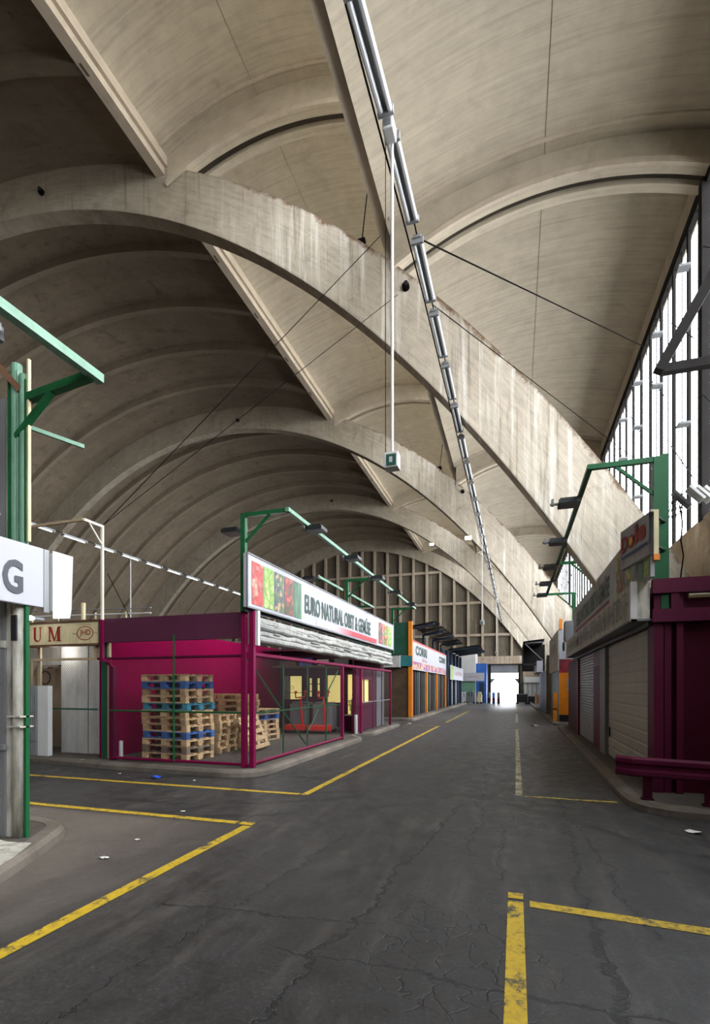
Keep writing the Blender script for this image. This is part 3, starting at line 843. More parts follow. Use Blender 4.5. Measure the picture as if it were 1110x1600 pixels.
# header lattice behind canvas + rolled canvas
b = MB()
for z, d in ((2.84, .0), (2.72, .05), (2.6, .02), (2.48, .06)):
    pts = []
    y = 8.35
    while y < 18.95:
        pts.append((FX+.04+d+random.uniform(-.012, .012), y, z+random.uniform(-.018, .018))); y += .33
    for p, q in zip(pts, pts[1:]): b.tube(p, q, .062, 8)
b.box(FX-.06, FX+.08, 8.3, 18.95, 2.42, 2.9)
random.seed(11)
for i in range(46):
    y = random.uniform(8.8, 18.6); z = random.choice((2.5, 2.62, 2.76)); L = random.uniform(.15, .5)
    b.box(FX+.1, FX+.14+random.uniform(0, .02), y, y+L, z, z+.022)
aw = b.build('rolled_awning', 'canvas', None, loc=(FX, 13.6, 2.65)); tag(aw, 'long rolled white canvas shutter under the fruit sign of the left stand', 'awning')
MB().box(FX+.06, FX+.16, 8.24, 8.33, 2.36, 3.0).build('end_cap', 'white', aw)
aw_parent = aw
# objects stored on a shelf visible below the canvas
b = MB().box(-7.9, -5.0, 15.4, 16.3, 2.25, 2.3); sh = tag(b.build('storage_shelf', 'oldwood'), 'high wooden shelf at the back of the left magenta stand', 'shelf')
for i, (x, w, hh, mt, lb) in enumerate([(-7.6, .5, .22, 'oldwood', 'brown crate'), (-6.95, .45, .25, 'blue', 'blue crate'), (-6.3, .4, .2, 'white', 'white carton'), (-5.7, .5, .22, 'grey_mid', 'grey crate')]):
    b = MB().box(x, x+w, 15.6, 16.1, 2.305, 2.305+hh).box(x-.015, x+w+.015, 15.58, 16.12, 2.305+hh-.04, 2.305+hh)
    tag(b.build('storage_crate', mt), f'{lb} on the high shelf of the left magenta stand', 'crate')

# the long sign
def long_sign(label, X, y0, y1, z0, z1_, face, mats_text, direction, back='grey_mid'):
    """face toward +X (direction=1) or -X (direction=-1)"""
    root = thing('shop_sign', label, 'sign', (X, (y0+y1)/2, z0))
    s = direction
    MB().box(X-s*.08, X, y0, y1, z0, z1_).build('sign_board', face, root)
    b = MB()
    for z in (z0, z1_): b.box(X-.01*s, X+.012*s, y0, y1, z-.015, z+.015)
    for y in (y0, y1): b.box(X-.01*s, X+.012*s, y-.015, y+.015, z0, z1_)
    b.build('sign_frame', back, root)
    return root
SX = -4.55
sg = long_sign('long white sign with lettering EURO NATURAL OBST & GEMÜSE above the left stand', SX, 7.95, 19.2, 3.03, 3.99, 'banner_white', None, 1)
L = 19.2-7.95
for i in range(5):
    ya, yb = 8.1+i*.447, 8.1+i*.447+.415
    MB().poly([(SX+.008, ya, 3.1), (SX+.008, yb, 3.1), (SX+.008, yb, 3.88), (SX+.008, ya, 3.88)]).build('vegetable_picture', PIC[i], sg)
for i, (a, c) in enumerate(((.8, .85), (.86, .91), (.92, .97))):
    MB().quad((SX+.008, 7.95+L*a, 3.12), (SX+.008, 7.95+L*c, 3.12), (SX+.008, 7.95+L*c, 3.86), (SX+.008, 7.95+L*a, 3.86)).build('vegetable_picture', PIC[(3, 5, 1)[i]], sg)
gm = painted('dark green lettering', (26, 62, 50), .5, 0, .5, 2)
text('EURO NATURAL OBST & GEMÜSE', 5.4, .52, gm, sg, (SX+.012, 10.5, 3.27), (0, 1, 0), .03)
gs = gradient_strip('red fade stripe', (226, 222, 230), (170, 40, 56), 1, 11.2, 14.0)
MB().quad((SX+.01, 11.2, 3.07), (SX+.01, 16.65, 3.07), (SX+.01, 16.65, 3.22), (SX+.01, 11.2, 3.22)).build('red_stripe', gs, sg)
MB().box(SX-.12, SX-.08, 8.0, 19.1, 2.96, 3.03).build('mounting_rail', 'black', sg)
for y in (9.2, 11.5, 13.8, 16.1, 18.4): MB().box(SX-.14, SX-.09, y-.03, y+.03, 2.85, 3.7).build('bracket', 'tan', sg)

# ------------------------------------------------------------------ pallets
def pallet_proto(top, bot):
    root = thing('wooden_pallet', 'x', 'pallet', (0, 0, 0))
    b = MB()
    for y in (-.4, -.217, -.035, .147, .3): b.box(-.6, .6, y, y+(.1 if y < .2 else .1), .122, .144)
    for x in (-.6, -.0725, .455): b.box(x, x+.145, -.4, .4, .1, .122)
    o = b.build('top_deck', top); o.parent = root
    for x in (-.6, -.0725, .455):
        for y in (-.4, -.07, .3):
            o = MB().box(x+.001, x+.144, y, y+(.1 if y != -.07 else .14), .022, .1).build('block', bot); o.parent = root
    for y in (-.4, -.05, .3):
        o = MB().box(-.6, .6, y, y+.1, 0, .022).build('base_board', bot); o.parent = root
    return root
PP = {k: pallet_proto(*v) for k, v in {'n': ('wood', 'wood'), 'b': ('wood_blue', 'wood_blue'), 't': ('wood_teal', 'wood_teal'), 'g': ('wood_grey', 'wood_grey')}.items()}
used = set()
ords = ['bottom', 'second', 'third', 'fourth', 'fifth', 'sixth', 'seventh', 'eighth', 'ninth', 'tenth', 'eleventh', 'topmost']
cname = {'n': 'plain', 'b': 'blue', 't': 'turquoise', 'g': 'grey weathered'}
def stack(x, y, rz, seq, where, group, Z0=.117):
    for i, c in enumerate(seq):
        p = PP[c] if c not in used else copy_tree(PP[c]); used.add(c)
        p.location = (x+random.uniform(-.025, .025), y+random.uniform(-.02, .02), Z0+i*.1445)
        p.rotation_euler.z = rz+random.uniform(-.025, .025)
        nmx = ords[i] if i < len(seq)-1 else 'topmost'
        p['label'] = f'{cname[c]} wooden pallet, {nmx} one of the {where}'; p['group'] = group
stack(-6.72, 8.88, math.radians(-8), 'ngnbnnntnnbn', 'tall front pallet stack', 'pallets in the tall front stack')
stack(-6.82, 10.0, math.radians(2), 'nnnnnn', 'short stack just behind the tall one', 'pallets in the short middle stack')
stack(-6.85, 11.1, math.radians(-3), 'nnnnnnnnn', 'medium stack behind the short one', 'pallets in the medium rear stack')
stack(-6.95, 12.55, math.radians(80), 'nnnnbn', 'rear right stack beyond the leaning pallet', 'pallets in the rear right stack')
p = copy_tree(PP['n']); p['label'] = 'plain wooden pallet leaning on its long edge against the short stack'; p['group'] = 'leaning pallets'
p.rotation_euler = (math.radians(66), 0, math.radians(98)); p.location = (-5.92, 10.45, .49)

# ------------------------------------------------------------------ pallet trucks
def truck(x, y, label):
    r = thing('pallet_truck', label, 'pallet truck', (x, y, .12), 'red pallet trucks in the left stand')
    f = lambda b, n, m, **k: setattr(b.build(n, m, None, **k), 'parent', r) 
    b = MB().box(-.36, .36, -.45, -.1, .06, .26); f(b, 'base', 'red', bevel=.03)
    b = MB().box(-.34, .34, -.12, .42, .1, .92).box(-.3, .3, .0, .4, .92, .98); f(b, 'battery_box', 'grey_mid', bevel=.05)
    b = MB().box(-.34, -.3, -.2, .5, .2, .9); f(b, 'side_cover', 'wine')
    b = MB().tube((.18, -.22, .26), (.14, -.3, 1.1), .04, 8); f(b, 'tiller', 'red')
    b = MB().tube((0, -.34, 1.12), (.3, -.32, 1.16), .022, 8).tube((0, -.34, 1.12), (-.02, -.34, 1.3), .02, 8).tube((.3, -.32, 1.16), (.32, -.32, 1.32), .02, 8).sphere((.0, -.34, 1.3), .05).sphere((.32, -.32, 1.32), .05); f(b, 'handle', 'red', smooth=True)
    for yy in (-.4, .3): f(MB().tube((-.36, yy, .06), (.36, yy, .06), .06, 12), 'wheel', 'black')
    for xx in (-.2, .2): f(MB().box(xx-.08, xx+.08, .42, 1.0, .04, .1), 'fork', 'grey_mid')
    return r
truck(-6.75, 15.2, 'red electric pallet truck with grey body, left of the pair')
truck(-5.95, 15.2, 'red electric pallet truck with grey body, right of the pair')

# plants in doorway
pl = thing('flower_box', 'magenta box of pale foliage in the lit doorway of the left stand', 'planter', (-5.3, 16.2, .12))
MB().box(-5.52, -5.05, 16.05, 16.35, .12, .62).build('box', 'magenta_dark', pl)
MB().box(-5.5, -5.07, 16.07, 16.33, .62, .66).build('rim_sheet', 'white', pl)
b = MB(); random.seed(3)
for i in range(170):
    a = random.uniform(0, 2*PI); rr = random.uniform(0, .24); zz = random.uniform(.66, 1.15); k = (zz-.6)*.9
    cx, cy = -5.28+math.cos(a)*rr*k*1.6, 16.2+math.sin(a)*rr*k; s = .045
    d = Vector((random.uniform(-1, 1), random.uniform(-1, 1), random.uniform(-.2, 1))).normalized()*s; e = d.orthogonal().normalized()*s*.5
    c = Vector((cx, cy, zz)); b.poly([c-e, c+d, c+e, c-d*.4])
b.build('foliage', 'foliage', pl)
b = MB().box(-5.55, -5.02, 17.0, 17.3, .12, 1.2); shf = thing('goods_shelf', 'brown shelf of dark goods inside the lit room of the left stand', 'shelf', (-5.3, 17.15, .12)); b.build('shelf_body', 'brownshelf', shf)
b = MB(); random.seed(5)
for i in range(12): b.sphere((-5.53+.045*i, 17.1+random.uniform(-.05, .05), 1.24+random.uniform(0, .08)), .05, 8, 5)
b.build('goods', 'brownshelf', shf)
tag(MB().tube((FX-.1, 15.0, .13), (FX-.1, 15.0, .72), .05, 12).build('white_pipe', 'white'), 'short white pipe standing beside the doorway of the left stand', 'pipe')

# ------------------------------------------------------------------ CREAM-SIGN STAND (left)
J = thing('market_stand', 'grey stand with cream sign and mesh front, left of the magenta stand', 'market stand', (-10, 10, .115))
MB().box(-9.72, -8.27, 8.75, 8.83, .13, 2.5).build('sliding_door', 'greydoor', J)
for x in (-8.95,): MB().box(x-.008, x+.008, 8.74, 8.75, .13, 2.5).build('door_seam', 'grey_mid', J)
MB().box(-14, -8.3, 12.5, 12.6, .115, 2.5).build('back_wall', 'oldwood', J)
MB().box(-11.4, -9.9, 9.85, 9.92, .9, 2.1).build('side_wall', 'oldwood', J)
MB().box(-10.95, -9.7, 9.6, 9.7, .115, 2.1).build('inner_partition', 'tan', J)
MB().box(-16, -8.27, 8.6, 12.6, 2.95, 3.02).build('roof', 'brown', J)
MB().box(-11.9, -9.95, 8.9, 8.96, 2.1, 2.5).build('upper_panel', 'greydoor', J)
MB().bar((-16, 8.32, 2.18), (-8.28, 8.3, 2.18), .05, .05).build('cross_rail', 'tan', J)
MB().bar((-9.95, 8.33, 1.13), (-8.27, 8.31, 1.13), .035, .035).build('cross_rail', 'green_dark', J)
for x in (-9.9, -9.86): MB().box(x-.02, x+.02, 8.33, 8.37, .12, 2.5).build('post', 'tan', J)
MB().box(-8.33, -8.27, 8.28, 8.36, 2.17, 2.5).build('post', 'tan', J)
MB().box(-10.5, -10.44, 8.6, 8.66, .12, 2.2).build('post', 'tan', J)
mesh_panel((-16, 8.34), (-8.27, 8.3), .17, 2.5, J, 'mesh')
js = thing('shop_sign', 'cream sign with dark red letters KUM and an oval JHD emblem', 'sign', (-10, 8.2, 2.5))
MB().box(-16, -8.15, 8.2, 8.32, 2.48, 2.94).build('sign_board', 'cream', js)
MB().box(-16, -8.13, 8.17, 8.34, 2.94, 2.98).box(-16, -8.13, 8.17, 8.34, 2.45, 2.49).build('sign_edge', 'brown', js)
# serif letters K U M drawn as outlines
def letter(parts, x, z, w, h_, nm_):
    b = MB()
    for pts in parts: b.poly([(x+p[0]*w, 8.192, z+p[1]*h_) for p in pts])
    b.build('letter', 'darkred', js)
def R_(a, c, d, e): return [(a, c), (d, c), (d, e), (a, e)]
Uparts = [R_(.06, .3, .3, .94), R_(0, .94, .38, 1), R_(.72, .3, .82, .94), R_(.62, .94, .95, 1)]
arcp = []
for k in range(10):
    t0, t1 = PI+PI*k/10, PI+PI*(k+1)/10
    o0 = (.44+.38*math.cos(t0), .3+.3*math.sin(t0)); o1 = (.44+.38*math.cos(t1), .3+.3*math.sin(t1))
    i0 = (.51+.21*math.cos(t0), .3+.22*math.sin(t0)); i1 = (.51+.21*math.cos(t1), .3+.22*math.sin(t1))
    arcp.append([o0, o1, i1, i0])
Mparts = [R_(.08, .05, .18, .95), R_(0, 0, .28, .06), R_(.0, .94, .22, 1), [(.08, 1), (.28, 1), (.54, .12), (.46, 0)], [(.46, 0), (.54, .0), (.86, 1), (.76, 1)], R_(.72, .05, .94, .95), R_(.64, 0, 1.02, .06), R_(.76, .94, 1.02, 1)]
Kparts = [R_(.08, 0, .3, 1), R_(0, 0, .4, .06), R_(0, .94, .4, 1), [(.3, .4), (.74, .96), (.86, .96), (.42, .4)], [(.38, .55), (.55, .62), (.95, .03), (.68, .03)], R_(.58, 0, 1.02, .06), R_(.6, .94, 1.0, 1)]
letter(Kparts, -10.26, 2.56, .28, .31, 'K'); letter(Uparts+arcp, -9.88, 2.56, .26, .31, 'U'); letter(Mparts, -9.47, 2.56, .36, .31, 'M')
b = MB()
for k in range(28):
    a0, a1 = 2*PI*k/28, 2*PI*(k+1)/28
    f = lambda a, r: (-8.47+.22*r*math.cos(a), 8.192, 2.705+.145*r*math.sin(a))
    b.quad(f(a0, 1), f(a1, 1), f(a1, .9), f(a0, .9))
b.build('oval_ring', 'darkred', js)
text('JHD', .29, .15, 'darkred', js, (-8.61, 8.19, 2.63), (1, 0, 0), .01)
marks(.12, .03, 'charcoal', js, (-8.8, 8.19, 2.69), (1, 0, 0), 6, 1)
marks(.12, .03, 'charcoal', js, (-8.23, 8.19, 2.69), (1, 0, 0), 6, 2)
marks(.28, .022, 'charcoal', js, (-8.6, 8.19, 2.87), (1, 0, 0), 12, 3)
# white corrugated cabinet
c = thing('metal_cabinet', 'tall white cabinet with ribbed front, beside the kerb at far left', 'cabinet', (-9.9, 7.95, .12))
MB().box(-9.72, -9.43, 8.16, 8.2, .13, 1.62).build('side_panel', 'white', c)
b = MB().box(-10.7, -9.73, 8.165, 8.2, .13, 1.62)
for i in range(16): b.box(-10.68+i*.06, -10.66+i*.06, 8.15, 8.17, .13, 1.62)
b.build('ribbed_front', 'grey', c)
MB().box(-10.7, -9.43, 8.2, 8.27, .13, 1.62).build('body', 'white', c)
for z in (.42, .72): MB().box(-10.68, -9.74, 8.145, 8.165, z, z+.02).build('seam', 'grey_mid', c)
ac = thing('air_conditioner', 'small dark air conditioner unit above the white ribbed cabinet', 'air conditioner', (-11.2, 9.6, 1.5))
MB().box(-11.4, -10.75, 9.5, 9.84, 1.6, 2.05).build('casing', 'tan', ac)
b = MB()
for k in range(12):
    a0, a1 = 2*PI*k/12, 2*PI*(k+1)/12; b.tube((-11.05+.16*math.cos(a0), 9.49, 1.82+.16*math.sin(a0)), (-11.05+.16*math.cos(a1), 9.49, 1.82+.16*math.sin(a1)), .015, 5)
b.build('fan_ring', 'black', ac)
# tan/magenta mast with arm
m_ = thing('lamp_gantry', 'cream painted mast with a tan arm above the cream sign', 'lamp frame', (-7.95, 8.12, 2.0))
MB().bar((-7.95, 8.12, 2.95), (-7.95, 8.12, 4.86), .045, .045, (0, 1, 0)).build('post', 'mast_white', m_)
MB().bar((-7.95, 8.12, 2.12), (-7.95, 8.12, 2.95), .055, .055, (0, 1, 0)).build('post', 'magenta', m_)
MB().bar((-7.95, 8.12, 2.15), (-7.78, 8.18, 2.1), .06, .06).build('elbow', 'magenta', m_)
MB().bar((-7.95, 8.12, 4.83), (-7.95, 7.66, 4.83), .05, .05).build('arm', 'mast_white', m_)
MB().bar((-7.95, 8.12, 4.45), (-7.95, 7.78, 4.82), .025, .025).build('brace', 'mast_white', m_)
MB().bar((-7.95, 7.66, 4.83), (-11.5, 7.72, 4.83), .05, .05).build('long_bar', 'tan', m_)
# pipework on the cream stand's roof
r = thing('roof_railing', 'thin white railing standing on the roof of the cream-sign stand', 'railing', (-10, 9.6, 3.0))
for x in (-11.6, -10.75, -9.6, -8.7): MB().tube((x, 9.6, 3.02), (x, 9.6, 3.38), .02, 6).build('post', 'cream', r)
MB().tube((-12.5, 9.6, 3.38), (-8.0, 9.6, 3.3), .02, 6).build('rail', 'white', r)
MB().tube((-12.5, 9.6, 3.52), (-8.0, 9.6, 3.42), .015, 6).build('rail', 'grey', r)
MB().tube((-9.35, 9.0, 3.02), (-9.35, 9.0, 3.5), .05, 10).build('vent_pipe', 'cream', r)
# bright lamp
fl_ = thing('spot_lamp', 'small bright white lamp shining under the letter sign', 'lamp', (-9.6, 7.9, 3.03))
MB().sphere((-9.6, 7.9, 3.03), .05, 12, 8).build('bulb', emis('lamp glow', (255, 255, 255), 25), fl_, smooth=True)
MB().tube((-9.6, 7.97, 3.03), (-9.6, 8.2, 3.03), .04).build('housing', 'grey', fl_)

# ------------------------------------------------------------------ LETTER SIGN POST (left foreground)
G = thing('steel_mast', 'green and white foreground mast carrying the letter G sign', 'mast', (-4.72, 3.78, .115))
MB().tube((-4.68, 3.74, .115), (-4.68, 3.74, 2.7), .065, 16).build('white_pipe', 'white_dirty', G, smooth=True)
MB().box(-4.81, -4.76, 3.7, 3.76, .115, 4.45).build('white_channel', 'white_dirty', G)
MB().box(-4.87, -4.81, 3.68, 3.75, .115, 4.45).build('grey_channel', 'grey_mid', G)
MB().box(-4.61, -4.58, 3.72, 3.76, .115, 2.6).build('green_edge', 'green', G)
MB().tube((-4.7, 3.72, 2.6), (-4.7, 3.72, 4.78), .05, 12).tube((-4.605, 3.72, 2.98), (-4.605, 3.72, 4.66), .04, 12).box(-4.66, -4.645, 3.68, 3.72, 2.6, 4.7).build('green_column', 'green_pale', G)
MB().box(-4.76, -4.745, 3.67, 3.7, 2.6, 4.7).box(-4.565, -4.55, 3.69, 3.72, 3.02, 4.6).build('green_flange', 'green', G)
MB().box(-4.545, -4.525, 3.7, 3.73, 3.02, 4.8).build('cream_edge', 'cream', G)
MB().bar((-4.62, 3.7, 4.5), (-4.8, 3.62, 4.72), .05, .06).build('rusty_clamp', 'brown', G)
MB().box(-4.76, -4.58, 3.66, 3.8, 1.2, 1.215).box(-4.76, -4.58, 3.66, 3.8, 1.3, 1.315).build('clamp', 'white_dirty', G)
MB().box(-4.71, -4.64, 3.665, 3.68, 2.05, 2.3).build('black_tape', 'black', G)
MB().box(-5.02, -4.78, 3.64, 3.68, .98, 1.03).build('bracket', 'grey', G)
fc = thing('mesh_fence', 'wire mesh fence running left from the foreground mast', 'fence', (-5.5, 3.7, .115))
MB().bar((-7.5, 3.7, 2.1), (-4.8, 3.69, 2.02), .05, .07).build('rail', 'white_dirty', fc)
MB().bar((-7.5, 3.7, .2), (-4.9, 3.7, .2), .04, .04).build('rail', 'grey_mid', fc)
mesh_panel((-7.5, 3.72), (-4.88, 3.72), .2, 2.4, fc, 'mesh_big')
ga = thing('lamp_gantry', 'pale green light bar and arm at the top of the foreground mast', 'lamp frame', (-4.7, 3.75, 4.3))
MB().bar((-4.75, 3.74, 4.42), (-3.78, 3.72, 4.5), .075, .075).build('cross_arm', 'green', ga)
MB().bar((-4.68, 3.7, 4.05), (-4.25, 3.72, 4.43), .05, .05).build('brace', 'green', ga)
MB().bar((-3.76, 3.82, 4.52), (-3.76, .6, 4.52), .08, .08).build('long_bar', 'green_pale', ga)
tag(MB().bar((-4.65, 3.8, 4.2), (-4.46, 4.3, 4.2), .03, .04).build('light_strip', 'green_pale'), 'short pale green bar sticking out right of the foreground mast', 'bar')
fl2 = floodlight((-3.97, 2.72, 4.4), 0, 'large square floodlight hanging from the foreground green bar', None, 'grey_mid', 1.0)

gs_ = thing('letter_sign', 'white box sign with dark letter G on the foreground mast', 'sign', (-4.55, 3.2, 2.4))
MB().box(-4.62, -4.56, 1.6, 3.9, 2.4, 3.0).build('sign_board', 'banner_white', gs_, bevel=.01)
MB().box(-4.6, -4.57, 3.91, 3.97, 2.36, 3.0).build('end_profile', 'grey', gs_)
MB().poly([(-4.545, 3.99, 2.3), (-4.545, 4.2, 2.33), (-4.545, 4.22, 2.42), (-4.545, 4.24, 3.0), (-4.545, 3.99, 3.0)]).build('torn_panel', 'white', gs_)
MB().box(-4.6, -4.548, 3.99, 4.2, 2.38, 2.98).build('end_panel', 'white', gs_)
text('G', .205, .325, 'charcoal', gs_, (-4.552, 3.465, 2.49), (0, 1, 0), .03, 'letter')

# ------------------------------------------------------------------ RIGHT WINE-RED STAND
RX = 1.87
Rk = thing('market_stand', 'wine red stand with roller doors, right of the lane', 'market stand', (2.3, 12, .115))
MB().box(RX+.22, 3.4, 8.12, 8.2, .12, 2.95).build('side_wall', 'wine', Rk)
for x0, x1, y0, y1 in ((RX-.02, RX+.1, 8.0, 8.35), (RX+.12, RX+.2, 8.03, 8.12), (RX+.26, RX+.34, 8.0, 8.1)):
    MB().box(x0, x1, y0, y1, .12, 3.0).build('corner_column', 'magenta_dark', Rk)
MB().box(RX-.05, 3.4, 7.93, 8.03, 2.9, 3.1).build('upper_beam', 'magenta_dark', Rk)
MB().box(RX-.05, 3.4, 7.93, 8.03, 2.5, 2.68).build('lower_beam', 'magenta_dark', Rk)
MB().box(RX+.18, RX+.28, 7.95, 8.02, 2.68, 2.9).build('stud', 'magenta_dark', Rk)
MB().box(RX-.02, RX+.2, 8.04, 8.1, 2.66, 2.92).build('teal_panel', 'teal', Rk)
MB().tube((RX+.42, 8.06, 2.86), (3.4, 8.06, 2.86), .03, 10).build('tube_lamp', 'cream', Rk)
def roller(y0, y1, z0, z1_, x, mat, pitch, amp, name, parent):
    b = MB(); z = z0
    while z < z1_-1e-4:
        zz = min(z+pitch, z1_)
        b.quad((x, y0, z), (x, y1, z), (x-amp, y1, z+(zz-z)*.25), (x-amp, y0, z+(zz-z)*.25))
        b.quad((x-amp, y0, z+(zz-z)*.25), (x-amp, y1, z+(zz-z)*.25), (x-amp, y1, zz-(zz-z)*.1), (x-amp, y0, zz-(zz-z)*.1))
        b.quad((x-amp, y0, zz-(zz-z)*.1), (x-amp, y1, zz-(zz-z)*.1), (x, y1, zz), (x, y0, zz)); z = zz
    return b.build(name, mat, parent)
roller(8.5, 12.05, .13, 2.48, RX+.06, 'roller', .19, .008, 'roller_door', Rk)
MB().box(RX-.02, RX+.08, 12.05, 12.2, .12, 2.5).box(RX-.02, RX+.06, 12.2, 12.75, .12, 2.5).build('grey_pillar', 'grey_mid', Rk)
MB().box(RX, RX+.06, 12.75, 13.9, .12, 2.1).build('side_door', 'magenta_dark', Rk)
MB().box(RX, RX+.06, 12.75, 13.9, 2.1, 2.5).build('door_top_panel', 'plum', Rk)
roller(13.95, 16.9, .13, 2.48, RX+.04, 'grey', .075, .022, 'roller_shutter', Rk)
MB().box(RX-.03, RX+.08, 16.9, 17.4, .12, 2.5).build('end_post', 'magenta_dark', Rk)
MB().box(RX+.02, RX+.06, 17.4, 20.4, .12, 2.5).build('front_wall', 'wine', Rk)
MB().box(RX-.02, 3.4, 8.2, 20.4, 2.98, 3.03).build('roof', 'grey_mid', Rk)
MB().box(RX-.08, RX-.02, 8.05, 18, 2.46, 2.53).build('door_head', 'black', Rk)
MB().box(RX+.05, RX+.07, 8.42, 8.5, .12, 2.5).build('door_guide', 'grey_mid', Rk)
MB().box(RX-.0, RX+.03, 11.7, 11.78, .55, .75).build('door_latch', 'black', Rk)
# dirty box fascia
bx = thing('sign_box', 'dirty pale box fascia above the right roller doors', 'sign', (1.65, 12, 2.55))
MB().box(1.57, 1.8, 8.0, 17.7, 2.55, 3.07).build('casing', 'white_dirty', bx)
MB().box(1.555, 1.64, 7.99, 8.06, 2.53, 3.09).build('end_cap', 'white', bx)
MB().box(1.56, 1.84, 7.99, 17.7, 2.53, 2.56).build('bottom_lip', 'grey_mid', bx)
dgm = painted('faded lettering', (142, 138, 128), .7, 0, .4, 6)
marks(9.2, .42, dgm, bx, (1.562, 17.4, 2.6), (0, -1, 0), 70, 4, 'dirt_streaks', .3)
marks(8.6, .36, 'grey_mid', bx, (1.56, 17.2, 2.64), (0, -1, 0), 34, 8, 'dirt_streaks', .15)
marks(.35, .34, 'black', bx, (1.556, 14.6, 2.62), (0, -1, 0), 3, 2, 'black_mark', .8)
# banner (mirrors the long sign)
bn = thing('shop_sign', 'grey white fruit banner in shade above the right roller doors', 'sign', (1.74, 12, 3.1))
MB().box(1.74, 1.79, 7.7, 17.2, 3.09, 4.0).build('sign_board', 'banner_grey', bn)
for i, (a, c) in enumerate(((7.75, 8.05), (8.1, 8.4), (8.45, 8.8), (8.85, 9.2), (9.25, 9.5), (9.55, 9.8), (9.85, 10.1))):
    MB().quad((1.735, a, 3.14), (1.735, a, 3.95), (1.735, c, 3.95), (1.735, c, 3.14)).build('vegetable_picture', PIC[(1, 4, 2, 5, 2, 3, 5)[i]], bn)
gd = painted('grey green lettering', (60, 76, 66), .6, 0, .3, 2)
text('EURO NATURAL OBST & GEMÜSE', 5.4, .5, gd, bn, (1.73, 16.2, 3.36), (0, -1, 0), .03)
MB().quad((1.733, 10.8, 3.16), (1.733, 10.8, 3.3), (1.733, 16.6, 3.3), (1.733, 16.6, 3.16)).build('red_stripe', painted('dull red stripe', (110, 40, 50), .6), bn)
# fruit brand sign: Dole
ds = thing('brand_sign', 'grey sign with red lettering Dole jutting from the right green mast', 'sign', (1.7, 7.8, 3.4))
A_ = Vector((1.56, 8.62, -.06)); B_ = Vector((1.715, 7.58, -.06)); dd = (B_-A_).normalized(); nn_ = Vector((-dd.y, dd.x, 0))
if nn_.x > 0: nn_ = -nn_
W_ = (B_-A_).length
b = MB(); th_ = nn_*.02
def dq(u, z, o=0): p = A_+dd*u+nn_*o; return (p.x, p.y, z-.06)
b.poly([dq(0, 3.45, .02), dq(W_, 3.42, .02), dq(W_, 3.99, .02), dq(0, 4.03, .02)][::1])
b.poly([dq(0, 3.45, -.04), dq(0, 4.03, -.04), dq(W_, 3.99, -.04), dq(W_, 3.42, -.04)])
b.quad(dq(0, 3.45, .02), dq(0, 4.03, .02), dq(0, 4.03, -.04), dq(0, 3.45, -.04))
b.quad(dq(0, 3.45, -.04), dq(W_, 3.42, -.04), dq(W_, 3.42, .02), dq(0, 3.45, .02))
b.quad(dq(0, 4.03, .02), dq(W_, 3.99, .02), dq(W_, 3.99, -.04), dq(0, 4.03, -.04))
b.build('sign_board', 'banner_grey', ds)
p0 = dq(.1, 3.67, .03)
redm = painted('faded red lettering', (150, 52, 40), .6)
text('D', W_*.24, .23, redm, ds, dq(.06, 3.68, .032), tuple(dd), .05, slant=.05)
text('le', W_*.36, .28, redm, ds, dq(W_*.56, 3.68, .032), tuple(dd), .05)
b = MB(); pts = []
for k in range(24):
    rr = .11 if k % 2 else .085; pts.append(dq(W_*.43+rr*1.15*math.cos(2*PI*k/24), 3.77+rr*math.sin(2*PI*k/24), .032))
b.poly(pts); b.build('sun_emblem', redm, ds)
b = MB(); pts = []
for k in range(24):
    rr = .075 if k % 2 else .045; pts.append(dq(W_*.43+rr*1.15*math.cos(2*PI*k/24), 3.77+rr*math.sin(2*PI*k/24), .038))
b.poly(pts); b.build('sun_centre', painted('sun yellow', (222, 178, 60), .5), ds)
MB().quad(dq(.06, 3.58, .032), dq(W_-.03, 3.57, .032), dq(W_-.03, 3.61, .032), dq(.06, 3.62, .032)).build('blue_underline', painted('blue underline', (44, 66, 120), .5), ds)
MB().box(1.755, 1.83, 7.66, 7.72, 3.38, 3.98).build('sign_casing', 'cream', ds)
MB().box(1.77, 1.84, 7.65, 7.73, 3.3, 3.38).build('orange_foot', 'orange', ds)
MB().tube((1.8, 7.7, 3.5), (1.98, 8.0, 3.5), .02).tube((1.8, 7.7, 3.9), (1.98, 8.0, 3.9), .02).build('bracket', 'black', ds)
tag(MB().chain([(2.17, 7.98, 3.1), (2.2, 7.96, 3.4), (2.17, 7.97, 3.62), (2.19, 7.97, 3.85), (2.16, 7.98, 4.1)], .01).build('power_cable', 'cable'), 'thin black cable running down the right green mast', 'cable')
# guard rail
gr = thing('guard_rail', 'wine red crash barrier in front of the right stand corner', 'guard rail', (2.2, 7.3, .12))
a, c = Vector((1.46, 7.42, 0)), Vector((3.3, 6.95, 0)); d = (c-a).normalized(); nrm = Vector((d.y, -d.x, 0))
prof_ = [(.0, .42), (.045, .45), (.045, .5), (.0, .535), (0, .565), (.045, .6), (.045, .65), (.0, .68)]
b = MB()
for (o0, za), (o1, zb) in zip(prof_, prof_[1:]):
    p0, p1 = a+nrm*o0, a+nrm*o1; q0, q1 = c+nrm*o0, c+nrm*o1
    b.quad((p0.x, p0.y, za), (q0.x, q0.y, za), (q1.x, q1.y, zb), (p1.x, p1.y, zb))
b.build('rail', 'magenta_dark', gr)
e = a-d*.14+Vector((-.03, .12, 0))
b = MB()
for (o0, za), (o1, zb) in zip(prof_, prof_[1:]):
    p0, p1 = a+nrm*o0, a+nrm*o1; q0, q1 = e+nrm*o0, e+nrm*o1
    b.quad((q0.x, q0.y, za), (p0.x, p0.y, za), (p1.x, p1.y, zb), (q1.x, q1.y, zb))
b.build('rail_end', 'magenta_dark', gr)
